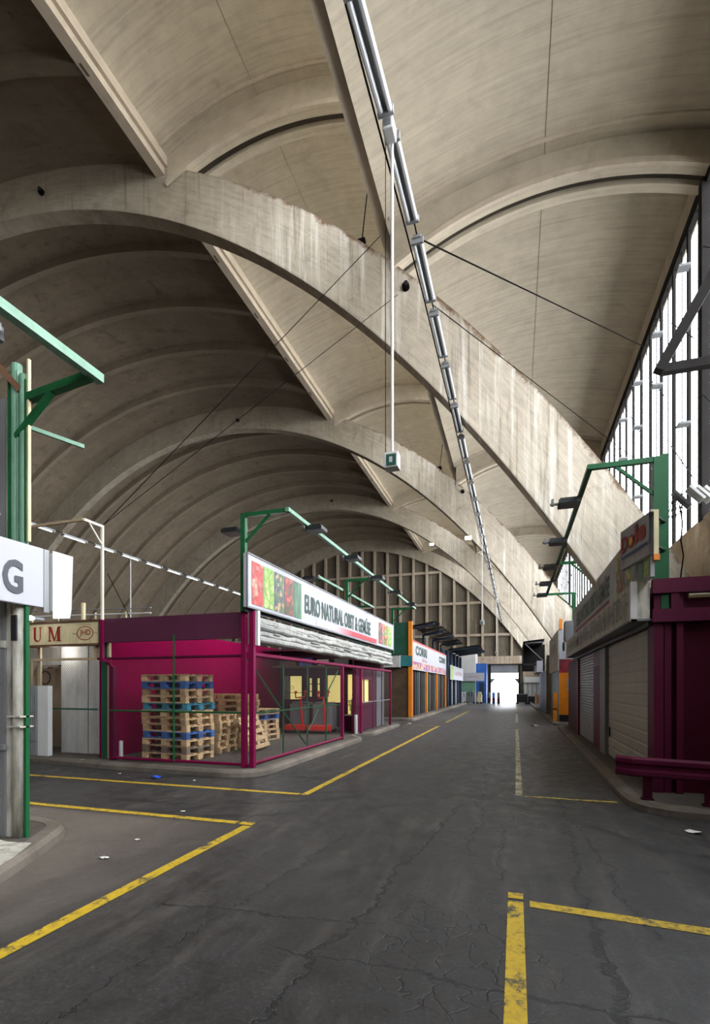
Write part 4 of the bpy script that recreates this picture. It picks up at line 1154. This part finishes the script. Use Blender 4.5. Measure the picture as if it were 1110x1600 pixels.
for t in (.18, .85, 1.5):
    p = a+d*t+nrm*-.05
    MB().box(p.x-.05, p.x+.05, p.y-.01, p.y+.06, .12, .66).box(p.x-.07, p.x+.07, p.y-.03, p.y+.08, .118, .14).build('post', 'wine', gr)

# ------------------------------------------------------------------ FAR RIGHT STALLS
o2 = thing('market_stand', 'orange ended stall with berry picture beyond the right wine red stand', 'market stand', (2.2, 26, .12))
MB().box(1.78, 3.3, 23.2, 23.3, .12, 2.2).build('orange_end_wall', 'orange', o2)
MB().box(1.78, 3.3, 23.19, 23.3, 2.2, 2.78).build('berry_panel', picture('berry panel', [(190, 30, 50), (214, 40, 60), (90, 20, 40)], 2.2), o2)
MB().box(1.78, 3.3, 23.2, 23.3, 2.78, 4.05).build('white_panel', 'banner_white', o2)
MB().box(1.78, 1.9, 23.15, 23.3, 4.05, 4.5).build('orange_stub', 'orange', o2)
MB().box(1.74, 1.79, 23.2, 29, 2.3, 4.05).build('dirty_sign', 'white_dirty', o2)
MB().box(1.8, 1.86, 23.3, 28.6, .12, 2.3).build('dark_front', 'green_dark', o2)
MB().box(2.1, 2.35, 23.16, 23.2, 1.45, 1.95).build('notice', 'banner_white', o2)
MB().box(1.78, 3.3, 23.12, 23.2, .12, .4).build('plinth', 'black', o2)
MB().box(1.55, 1.7, 23.25, 23.35, .12, 1.35).box(1.55, 1.78, 23.25, 23.35, .6, .68).build('gate_frame', 'orange', o2)
marks(3.6, .5, dgm, o2, (1.735, 28, 3.1), (0, -1, 0), 12, 3)
gb_ = thing('equipment_box', 'grey electrical box at the far end of the right banner', 'box', (1.7, 17.8, 3.1))
MB().box(1.55, 1.85, 17.75, 18.2, 3.1, 3.75).build('casing', 'grey_mid', gb_)
MB().box(1.53, 1.55, 17.8, 18.15, 3.15, 3.7).build('lid', 'grey', gb_)
b = MB()
for k in range(14):
    a0, a1 = 2*PI*k/14, 2*PI*(k+1)/14; b.tube((1.52, 18.0+.13*math.cos(a0), 2.93+.13*math.sin(a0)), (1.52, 18.0+.13*math.cos(a1), 2.93+.13*math.sin(a1)), .03, 6)
tag(b.build('hose_reel', 'green'), 'green hose reel below the grey electrical box on the right', 'hose reel')
o3 = thing('market_stand', 'blue fronted stall with rust brown post further along the right side', 'market stand', (2, 32, .12))
MB().box(1.6, 1.7, 29.2, 29.6, .12, 3.1).build('brown_post', 'brown', o3)
MB().box(1.62, 1.7, 29.6, 38, .12, 2.5).build('blue_front', 'navy', o3)
MB().box(1.6, 3.0, 29.1, 29.2, .12, 3.3).build('end_wall', 'oldwood', o3)
MB().box(1.25, 1.6, 33, 38, 2.5, 3.2).build('sign_box', 'banner_white', o3)
for y in (31, 32.5, 34, 35.5): MB().box(1.6, 1.62, y, y+.1, .12, 2.5).build('front_rib', 'blue', o3)
cn = thing('canopy', 'black boxed canopy jutting over the lane near the gate, right side', 'canopy', (1.2, 36, 3))
MB().box(.5, 1.8, 34.5, 34.6, 3.0, 3.1).build('lower_edge', 'black', cn)
MB().quad((.48, 34.6, 4.55), (1.8, 34.6, 4.7), (1.8, 38.5, 4.7), (.48, 38.5, 4.55)).quad((.48, 34.6, 4.45), (.48, 38.5, 4.45), (1.8, 38.5, 4.6), (1.8, 34.6, 4.6)).build('roof_sheet', 'rustroof', cn)
MB().quad((.45, 38.5, 2.7), (2.0, 38.5, 2.7), (2.0, 38.5, 4.65), (.45, 38.5, 4.5)).build('back_sheet', 'steel_dark', cn)
MB().quad((.48, 34.8, 3.1), (.48, 38.5, 3.1), (.48, 38.5, 4.5), (.48, 34.8, 4.5)).build('side_sheet', 'black', cn)
MB().bar((.6, 34.7, 4.4), (1.7, 34.7, 3.3), .05, .05).bar((.6, 34.7, 4.45), (1.8, 34.7, 4.5), .06, .06).build('brace', 'grey_mid', cn)
gs2 = thing('market_stand', 'grey shuttered booth against the end wall right of the gate', 'market stand', (1.6, 52, 0))
MB().box(.85, 2.3, 51.5, 53.8, .0, 2.4).build('booth_body', 'greydoor', gs2)
MB().box(.8, 2.4, 51.3, 51.5, 2.0, 2.55).build('booth_fascia', 'white', gs2)
for x in (1.1, 1.5, 1.9): MB().box(x, x+.05, 51.46, 51.5, 0, 2).build('booth_rib', 'grey_mid', gs2)
for i, (x, y, w, hh) in enumerate(((.55, 47.5, .95, .95), (1.35, 48.2, .6, .75))):
    cc = thing('hand_cart', ['dark loaded hand cart standing right of the gate', 'smaller dark cart behind the loaded one, right of the gate'][i], 'cart', (x, y, 0))
    MB().box(x-w/2, x+w/2, y, y+.8, .2, hh).build('load', 'black', cc, bevel=.06)
    for dx in (-w/2+.1, w/2-.1): MB().tube((x+dx, y-.03, .12), (x+dx, y+.05, .12), .12, 12).build('wheel', 'black', cc)
    MB().tube((x+w/2, y+.1, .3), (x+w/2+.1, y+.1, hh+.35), .025).build('handle', 'grey_mid', cc)
tag(MB().box(1.75, 2.15, 47.6, 48, .125, .85).box(1.72, 2.18, 47.57, 48.03, .8, .88).build('carton', 'cardboard'), 'brown carton right of the dark cart near the gate', 'carton')

# ------------------------------------------------------------------ FAR LEFT STALLS
LX = -4.83
l2_ = thing('market_stand', 'stall with orange posts and green upper end wall, far left', 'market stand', (-5.5, 30, .12))
MB().box(-8, LX-.15, 24.2, 24.3, .12, 2.55).build('wood_end_wall', 'oldwood', l2_)
MB().box(-8, LX-.15, 24.2, 24.3, 3.15, 4.75).build('green_end_panel', 'green_dark', l2_)
MB().box(-8, LX-.15, 24.18, 24.2, 3.92, 3.96).build('panel_seam', 'green', l2_)
MB().box(-7, -5.35, 23.9, 24.2, 2.55, 3.1).build('grey_box', 'greydoor', l2_)
MB().box(-5.35, LX, 24.05, 24.2, 2.6, 3.1).build('teal_band', 'teal', l2_)
MB().box(LX-.14, LX+.04, 24.1, 24.3, .12, 4.78).build('orange_post', 'orange', l2_)
MB().box(LX-.15, LX+.06, 24.07, 24.1, 2.6, 3.1).build('teal_band', 'teal', l2_)
for y in (28.7, 32.6, 36.8): MB().box(LX-.08, LX+.02, y-.1, y+.1, .12, 2.5).build('orange_post', 'orange', l2_)
MB().box(LX-.2, LX-.12, 24.3, 36.8, .12, 2.5).build('dark_front', 'black', l2_)
b = MB(); b2 = MB(); b3 = MB()
y = 24.8; k = 0
while y < 36.5:
    (b, b2, b3)[k % 3].box(LX-.12, LX-.08, y, y+.07, .15, 2.45); y += .62; k += 1
b.build('front_bars', 'grey_mid', l2_); b2.build('front_bars', 'wine', l2_); b3.build('front_bars', 'green_dark', l2_)
MB().box(LX-1.6, LX-.2, 24.3, 37, 2.5, 2.6).build('roof', 'steel_dark', l2_)
sgn = thing('shop_sign', 'white sign with green lettering CORRI and a flower border, far left stall', 'sign', (LX, 30.5, 2.5))
MB().box(LX-.05, LX+.02, 24.45, 36.9, 2.45, 3.88).build('sign_board', 'banner_white', sgn)
MB().box(LX-.05, LX+.03, 24.45, 36.9, 3.82, 3.9).build('red_edge', painted('red edge', (206, 84, 72), .5), sgn)
MB().quad((LX+.025, 24.5, 2.5), (LX+.025, 36.8, 2.5), (LX+.025, 36.8, 2.86), (LX+.025, 24.5, 2.86)).build('flower_border', PIC[6], sgn)
text('CORRI', 3.4, .5, gm, sgn, (LX+.03, 25.1, 3.2), (0, 1, 0), .05)
text('CORRI', 3.0, .42, gm, sgn, (LX+.03, 33.2, 3.2), (0, 1, 0), .05)
marks(1.7, .2, painted('pale red lettering', (190, 110, 100), .5), sgn, (LX+.03, 27.0, 2.92), (0, 1, 0), 7, 5)
def canopy(label, x0, x1, y0, y1, z0, z1_, tip):
    c = thing('canopy', label, 'canopy', (x0, y0, z0))
    n = int((y1-y0)/.45); b = MB()
    for i in range(n):
        ya, yb = y0+(y1-y0)*i/n, y0+(y1-y0)*(i+1)/n; up = .05 if i % 2 else 0
        zz = random.uniform(-.04, .04)
        b.quad((x0, ya, z0+up), (x1, ya, z1_+up+zz), (x1, yb, z1_+up+zz), (x0, yb, z0+up))
        b.quad((x0, yb, z0-.03+up), (x1, yb, z1_-.03+up+zz), (x1, ya, z1_-.03+up+zz), (x0, ya, z0-.03+up))
    b.build('corrugated_sheet', 'rustroof', c)
    y = y0+.2
    while y < y1:
        MB().bar((x0, y, z0-.12), (x1-.05, y, z1_-.1), .06, .1).build('rafter', 'navy', c)
        MB().bar((x0, y, z0-1.0), (x0, y, z0-.1), .12, .12, (0, 1, 0)).build('prop', 'navy', c)
        y += (y1-y0)/4
    return c
canopy('long rusty corrugated canopy above the sign with orange posts', LX-.1, LX+1.1, 24.4, 38.2, 4.6, 4.78, 0)
canopy('darker corrugated canopy further back above the blue stall', -4.9, -2.6, 38.5, 47.5, 4.45, 4.72, 0)
l3 = thing('market_stand', 'navy blue stall with small white signs, far left near the gate', 'market stand', (-5, 43, .12))
MB().box(-5.2, -4.95, 37.2, 49, .12, 2.7).build('stall_front', 'navy', l3)
MB().box(-5.2, -5.1, 37.2, 49, 2.7, 4.4).build('upper_frame', 'navy', l3)
for y in (37.4, 39.5, 42, 44.5, 47): MB().box(-4.95, -4.75, y, y+.2, .12, 4.3).build('post', 'navy', l3)
for y in (40.3, 43.4): MB().box(-4.94, -4.88, y, y+1.2, .15, 2.2).build('panel', 'grey_mid', l3)
l3s = thing('shop_sign', 'white sign with a green picture at its near end, on the navy stall', 'sign', (-4.7, 42, 2.2))
MB().box(-4.74, -4.68, 38.4, 48, 2.15, 3.25).build('sign_board', 'banner_white', l3s)
MB().quad((-4.672, 38.5, 2.2), (-4.672, 40.2, 2.2), (-4.672, 40.2, 3.2), (-4.672, 38.5, 3.2)).build('green_picture', PIC[1], l3s)
marks(5.5, .4, painted('faint orange lettering', (180, 130, 130), .5), l3s, (-4.67, 41.3, 2.5), (0, 1, 0), 14, 7)
l4 = thing('market_stand', 'white and blue building left of the gate', 'market stand', (-4, 51, 0))
MB().box(-7, -3.75, 50.6, 53.7, 0, 4.9).build('white_block', 'white', l4)
MB().box(-3.75, -2.75, 51.2, 53.7, 0, 3.9).build('blue_block', 'blue', l4)
MB().box(-5.4, -3.75, 50.5, 50.6, .9, 2.1).build('green_shutter', 'green_pale', l4)
MB().box(-3.4, -3.0, 51.14, 51.2, .2, 2.0).build('blue_door', 'navy', l4)
s4 = thing('shop_sign', 'small white sign on the blue building left of the gate', 'sign', (-4, 50.2, 2))
MB().box(-5.4, -2.9, 50.3, 50.45, 2.15, 2.95).build('sign_board', 'banner_white', s4)
marks(1.5, .2, painted('faint red lettering', (190, 130, 120), .5), s4, (-4.8, 50.29, 2.45), (1, 0, 0), 12, 6)
for i, (x, w, hh, mt, lb) in enumerate(((-4.75, .55, 1.1, 'white', 'white upright machine, leftmost of the row left of the gate'), (-4.05, .8, 1.15, 'grey_mid', 'grey green upright machine, middle of the row left of the gate'), (-3.25, .5, 1.1, 'cream', 'cream upright machine, rightmost of the row left of the gate'))):
    c = thing('pallet_truck', lb, 'pallet truck', (x, 48.5, 0), 'parked machines left of the gate')
    MB().box(x-w/2, x+w/2, 48.3, 48.9, .1, hh*.8).box(x-w/2+.06, x+w/2-.06, 48.4, 48.8, hh*.8, hh).build('body', mt, c, bevel=.06)
    MB().tube((x-.15, 48.25, hh*.6), (x-.1, 48.2, hh+.15), .025).tube((x+.15, 48.25, hh*.6), (x+.1, 48.2, hh+.15), .025).build('handle', 'black', c)
    for dx in (-w/2+.08, w/2-.08): MB().tube((x+dx, 48.26, .1), (x+dx, 48.34, .1), .1, 10).build('wheel', 'black', c)
for i, (x, mt, lb) in enumerate(((-2.45, 'charcoal', 'dark gas bottle, leftmost of the three before the gate'), (-2.0, 'blue', 'blue gas bottle, middle of the three before the gate'), (-1.55, 'charcoal', 'dark gas bottle, rightmost of the three before the gate'))):
    c = thing('bollard', lb.replace('gas bottle', 'bollard'), 'bollard', (x, 50, 0), 'bollards before the gate')
    MB().tube((x, 50, 0), (x, 50, 1.0), .13, 14).sphere((x, 50, 1.0), .13, 14, 6, (1, 1, .5)).build('bollard_body', mt, c, smooth=True)
    MB().tube((x, 50, .2), (x, 50, .5), .135, 14).build('reflective_band', 'wine', c)

# ------------------------------------------------------------------ fluorescent light run, rods, cables
def fixture_proto(Lf=1.72):
    r = thing('fluorescent_lamp', 'x', 'lamp', (0, 0, 0))
    o = MB().box(-.055, .055, 0, Lf, .03, .07).build('housing', 'grey'); o.parent = r
    for sx in (-.05, .05):
        o = MB().tube((sx, .03, 0), (sx, Lf-.03, 0), .028, 8).build('tube', 'tube'); o.parent = r
    for yy in (.02, Lf-.06): o = MB().box(-.085, .085, yy, yy+.04, -.035, .05).build('end_cap', 'grey'); o.parent = r
    return r
FP = fixture_proto(1.22); first = True
def runz(y):
    P = [(2, 7.15), (4.2, 7.52), (5.2, 7.72), (6.6, 7.84), (10, 7.92), (60, 7.92)]
    for (a, za), (b_, zb) in zip(P, P[1:]):
        if a <= y <= b_: return za+(zb-za)*(y-a)/(b_-a)
    return P[0][1]
xs_ = -1.3
k = 0; y = 2.55
NOM = ['nearest', 'second', 'third', 'fourth', 'fifth', 'sixth', 'seventh', 'eighth', 'ninth', 'tenth']
def nth(k): return NOM[k] if k < 10 else f'{k+1}th'
while y < 50:
    f = FP if first else copy_tree(FP); first = False
    z0, z1_ = runz(y)-.07, runz(y+1.22)-.07
    f.location = (xs_, y, z0); f.rotation_euler = (math.atan2(z1_-z0, 1.22), 0, 0)
    f['label'] = f'silver twin tube lamp, {nth(k)} along the light run hanging over the lane'; f['group'] = 'tube lamps over the lane'
    y += 1.42+(.06 if k > 1 else 0); k += 1
LXS = -17.5
k = 0; y = 12.6; lit = None
while y < 52:
    f = copy_tree(FP); f.location = (LXS, y, 7.76); f.rotation_euler = (0, 0, 0)
    f['label'] = f'whitish tube lamp, {nth(k)} along the distant light run in front of the left vault'; f['group'] = 'tube lamps of the distant left run'
    for c in kids(f):
        if c.name.startswith('tube'):
            if lit is None: lit = c.data.copy(); lit.materials.clear(); lit.materials.append(M['tube_lit'])
            c.data = lit
    y += 1.6; k += 1
def cable(pts, r, label, name='suspension_cable', mat='cable'):
    return tag(MB().chain(pts, r).build(name, mat), label, 'cable')
cable([(-1.3, y, runz(y)) for y in (2, 4.2, 5.2, 6.6, 10, 54.2)], .01, 'thin cable carrying the lamp run over the lane')
cable([(LXS, 8, 7.84), (LXS, 54.2, 7.84)], .014, 'thin cable carrying the distant left lamp run')
cable([(-1.46, 2.5, 7.6), (-1.43, 8, 7.95), (-1.40, 12, 7.9), (-1.42, 26, 7.8)], .011, 'black power cable running beside the lamp run over the lane')
cable([(-1.3, 6.95, 7.86), (3.8, 17.6, 12.15)], .012, 'dark tie cable from the lamp run up to the top of the side windows')
cable([(-1.3, 8.3, 7.9), (1.3, 13.8, 8.3), (3.75, 19.1, 9.4)][:1]+[(3.75, 19.1, 9.4)], .009, 'thin tie cable crossing in front of the nearest arch')
cable([(-3.2, 12.05, 12.75), (-7.95, 8.15, 4.88)], .009, 'upper long stay cable running down left to the cream mast')
cable([(-2.75, 12.05, 11.2), (-7.95, 8.1, 4.83)], .007, 'lower long stay cable running down left to the cream mast')
cable([(-7.9, 8.2, 3.9), (-7.5, 8.4, 2.98)], .008, 'short dark wire beside the cream mast above the pallet cage')
def jb(x, y, z, label):
    r = thing('junction_box', label, 'junction box', (x, y, z))
    MB().box(x-.06, x+.06, y-.09, y+.09, z-.065, z+.065).build('casing', 'white', r, bevel=.015)
    MB().box(x-.035, x+.035, y-.1, y-.09, z-.035, z+.035).build('cover', 'grey', r)
    MB().box(x-.02, x+.04, y-.1, y+.05, z+.065, z+.13).build('red_clamp', 'red', r)
jb(-1.3, 5.3, 7.62, 'white junction box with red clamp on the lamp run')
def rod(x, y, zt, zb, label, lab2):
    tag(MB().tube((x, y, zt), (x, y, zb), .017, 8).build('hanging_rod', 'white'), label, 'rod')
    r = thing('exit_lamp', lab2, 'lamp', (x-.02, y, zb-.2))
    MB().box(x-.08, x+.08, y-.07, y+.07, zb-.17, zb).build('casing', 'white', r, bevel=.01)
    MB().box(x-.05, x+.06, y-.075, y-.07, zb-.155, zb-.03).build('dark_face', 'green_dark', r)
    MB().box(x-.015, x+.02, y-.08, y-.075, zb-.12, zb-.06).build('pictogram', 'banner_white', r)
rod(-1.3, 5.42, 7.7, 4.17, 'long white rod hanging from the lamp run, nearest of its kind', 'white box lamp at the foot of the nearest hanging rod')
rod(-1.3, 21.1, 7.88, 4.3, 'thin white rod hanging before the end wall, second from the viewer', 'white box lamp at the foot of the second hanging rod')
rod(-1.3, 37, 7.88, 4.1, 'thin white rod hanging closest to the end wall', 'white box lamp at the foot of the rod closest to the end wall')
tag(MB().tube((LXS, 19.6, 7.8), (LXS, 19.6, 4.4), .025).build('hanging_rod', 'white'), 'white rod hanging from the distant left lamp run', 'rod')
cable([(-1.37, 5.4, 7.75), (-1.37, 5.4, 4.15)], .004, 'thin chain beside the nearest hanging rod')
# fittings on the arches
for i, (x, y, z, lb) in enumerate(((-3.75, 12.2, 13.2, 'on the nearest arch'), (-3.75, 26.1, 13.2, 'on the second arch'), (-9.2, 26.1, 16.4, 'at the vault edge of the second arch'))):
    r = thing('cable_anchor', f'dark iron anchor with rod {lb}', 'anchor', (x, y, z))
    zz = ztop(x)
    yy = y+(.2 if i == 2 else 0)
    MB().box(x-.1, x+.1, yy, yy+.15, zz-.03, zz+.14).box(x-.3, x+.1, yy+.02, yy+.12, zz+.1, zz+.16).build('base', 'cable', r)
    if i < 2: MB().tube((x, y+.1, zz+.1), (x+.18, y+.1, zz+1.6), .015).build('tie_rod', 'cable', r)
for i, (x, y, z, lb) in enumerate(((-14.2, 12.1, 17.15, 'left part of the nearest arch'), (-2.55, 12.1, 11.35, 'right part of the nearest arch'), (-15.5, 26, 17.2, 'left part of the second arch'), (-2.55, 26, 11.5, 'right part of the second arch'), (-14.8, 39.9, 17.3, 'third arch'))):
    r = thing('iron_bolt', f'dark iron bolt in the face of the {lb}', 'bolt', (x, y, z))
    MB().tube((x, y-.1, z), (x, y+.02, z), .09, 10).build('bolt_head', 'cable', r)
    MB().tube((x+.02, y-.16, z+.02), (x+.02, y-.1, z+.02), .05, 8).build('bolt_tip', 'black', r)

# two lit lamps on the third / fourth arch
for x, y, lb in ((-6.3, 39.7, 'small lit lamp under the edge of the third arch'), (-2.25, 25.8, 'small lit lamp under the edge of the second arch')):
    z = zlow(x)-.25
    r = thing('spot_lamp', lb, 'lamp', (x, y, z))
    MB().box(x-.16, x+.16, y-.1, y+.12, z, z+.16).tube((x, y+.3, z+.12), (x, y+.3, z+.4), .03).bar((x, y, z+.14), (x, y+.32, z+.14), .04, .04).build('housing', 'grey', r)
    MB().box(x-.15, x+.15, y-.13, y-.1, z-.02, z+.15).build('lens', D.materials.get('lamp glow'), r)

# steel bracket by the side windows
br = thing('steel_bracket', 'dark triangular steel bracket in front of the side windows', 'bracket', (GX, 11, 7.6))
MB().bar((2.66, 11, 7.68), (GX-.1, 11, 7.68), .16, .16).build('horizontal_bar', 'steel_dark', br)
MB().bar((2.62, 11, 7.66), (GX-.1, 11, 9.75), .18, .2, (0, 1, 0)).build('diagonal_bar', 'steel_dark', br)
MB().box(GX-.12, GX+.02, 10.88, 11.12, 5.1, 12.2).build('wall_plate', 'steel_dark', br)
wl = thing('window_floodlight', 'twin white floodlight with dark louvred backs on the window sill', 'lamp', (3.55, 12.0, 5.3))
MB().bar((3.1, 11.9, 5.62), (3.4, 11.9, 5.28), .22, .05).build('louvre_panel', 'black', wl)
for i in range(3):
    MB().bar((3.34+i*.13, 11.8, 5.64-i*.02), (3.6+i*.13, 11.8, 5.36-i*.02), .3, .05).build('reflector', 'white', wl)
b = MB()
for i in range(6): b.tube((3.0+.04*i, 11.95, 5.1), (3.14+.04*i, 11.95, 5.6), .008, 4)
for i in range(4): b.tube((2.98, 11.95, 5.12+.1*i), (3.3, 11.95, 5.2+.1*i), .008, 4)
b.build('wire_guard', 'black', wl)

# ------------------------------------------------------------------ litter
def scrap(x, y, r_, mat, label, z=0, cat='litter'):
    b = MB(); n = 9; pts = []
    for k in range(n):
        a = 2*PI*k/n; q = r_*random.uniform(.5, 1.1); pts.append((x+q*math.cos(a), y+q*.7*math.sin(a), z+.003+random.uniform(0, r_*.35)))
    c = (x, y, z+.006+r_*.3)
    for k in range(n): b.poly([pts[k], pts[(k+1) % n], c])
    return tag(b.build('paper_scrap' if mat != 'blue_litter' else 'plastic_bag', mat), label, cat)
scrap(-5.98, 7.3, .13, 'blue_litter', 'crumpled blue plastic bag on the asphalt before the pallet cage')
scrap(-6.9, 7.45, .04, 'litter', 'small white scrap left of the blue bag')
scrap(-5.2, 7.3, .035, 'litter', 'small white scrap right of the blue bag near the corner post')
scrap(1.86, 6.35, .09, 'litter', 'crumpled pale paper on the asphalt before the red crash barrier')
scrap(-4.05, 5.45, .04, 'litter', 'white scrap lying just behind the left yellow cross line')
scrap(-3.75, 4.3, .035, 'litter', 'white scrap beside the rounded kerb of the mast island')
scrap(-3.65, 3.75, .05, 'litter', 'white paper bit on dusty ground right of the mast island')
scrap(-8.3, 7.98, .07, 'litter', 'white cup shaped scrap on the kerb by the cream-sign stand', .12)
scrap(.75, 21.5, .2, 'litter', 'flat pale paper on the lane before the orange stall')
scrap(-4.35, 21.2, .12, 'litter', 'white scrap on the ground before the orange post')
tag(MB().tube((-7.65, 8.3, .12), (-7.65, 8.3, .5), .04, 10).build('white_pipe', 'white'), 'short white pipe standing behind the left cage post', 'pipe')
# cement spill on the left island
b = MB(); random.seed(9); pts = [(-4.0, 2.95), (-4.14, 3.25), (-4.36, 3.6), (-4.62, 3.56), (-4.95, 3.62), (-5.15, 3.2), (-4.9, 2.9), (-4.6, 2.5), (-4.2, 2.6)]
b.poly([(x, y, .124) for x, y in pts]); tag(b.build('cement_spill', 'white_dirty'), 'whitish cement spill on the kerb at the foot of the foreground mast', 'spill')

# ------------------------------------------------------------------ light
w = D.worlds.new('world'); SC.world = w; w.use_nodes = True
nt = w.node_tree; h = N(nt)
bg = nt.nodes['Background']
g = h.sep(h.coord('Generated'))
skyc = h.ramp(h.math('ADD', h.math('MULTIPLY', g[2], .5), .5), [(.45, (.78, .78, .77)), (.55, (.98, .985, .985)), (1., (.9, .95, 1.0))])
h.l(skyc, bg.inputs[0]); bg.inputs[1].default_value = 12.0
sun = D.lights.new('sun', 'SUN'); so = D.objects.new('sun', sun); COL.objects.link(so)
sun.energy = 3.0; sun.angle = math.radians(12); sun.color = (1, .96, .9)
so.rotation_euler = (math.radians(55), 0, math.radians(125))
def portal(loc, rot, sx, sy):
    l = D.lights.new('portal', 'AREA'); l.shape = 'RECTANGLE'; l.size = sx; l.size_y = sy; l.cycles.is_portal = True
    o = D.objects.new('portal', l); COL.objects.link(o); o.location = loc; o.rotation_euler = rot
portal((GX+.1, 12.3, 8.7), (0, PI/2, 0), 7.1, 84)
portal((-3.0, 12.3, 15.2), (0, PI/2, 0), 2.9, 84)
portal((-1.1, GWY+.4, 1.9), (-PI/2, 0, 0), 3.2, 4)

# point lights inside the left stand and the grey stand beside it
def point(loc, e, col=(1, .9, .7), r=.2):
    l = D.lights.new('stand_light', 'POINT'); l.energy = e; l.color = col; l.shadow_soft_size = r
    o = D.objects.new('stand_light', l); COL.objects.link(o); o.location = loc
point((-6.6, 12.5, 2.6), 60, (1, .97, .92), .3)
point((-11, 10.4, 2.4), 60, (1, .97, .92))
point((-9.5, 8.5, 2.38), 12, (1, .97, .92))  # unseen fill light, added to brighten the grey stand's door

SC.view_settings.view_transform = 'Standard'
SC.view_settings.look = 'None'
SC.view_settings.exposure = 0.0
SC.cycles.use_denoising = True
SC.cycles.max_bounces = 7
SC.cycles.diffuse_bounces = 4
SC.cycles.use_adaptive_sampling = True
SC.cycles.adaptive_threshold = .02
SC.cycles.transparent_max_bounces = 12
SC.cycles.sample_clamp_indirect = 8

# pictures and letters belong to their board
for o in list(D.objects):
    p = o.parent
    if p is not None and p.parent is None and p.get('category') == 'sign' and o.name.split('.')[0] in ('lettering', 'letter', 'vegetable_picture', 'red_stripe', 'oval_ring', 'flower_border', 'green_picture', 'sun_emblem', 'sun_centre', 'blue_underline'):
        bd = [c for c in kids(p) if c.name.split('.')[0] in ('sign_board', 'casing')]
        if bd and abs(bd[0].location.length) < 1e-6:
            o.parent = bd[0]; o.matrix_parent_inverse = Matrix.Identity(4)
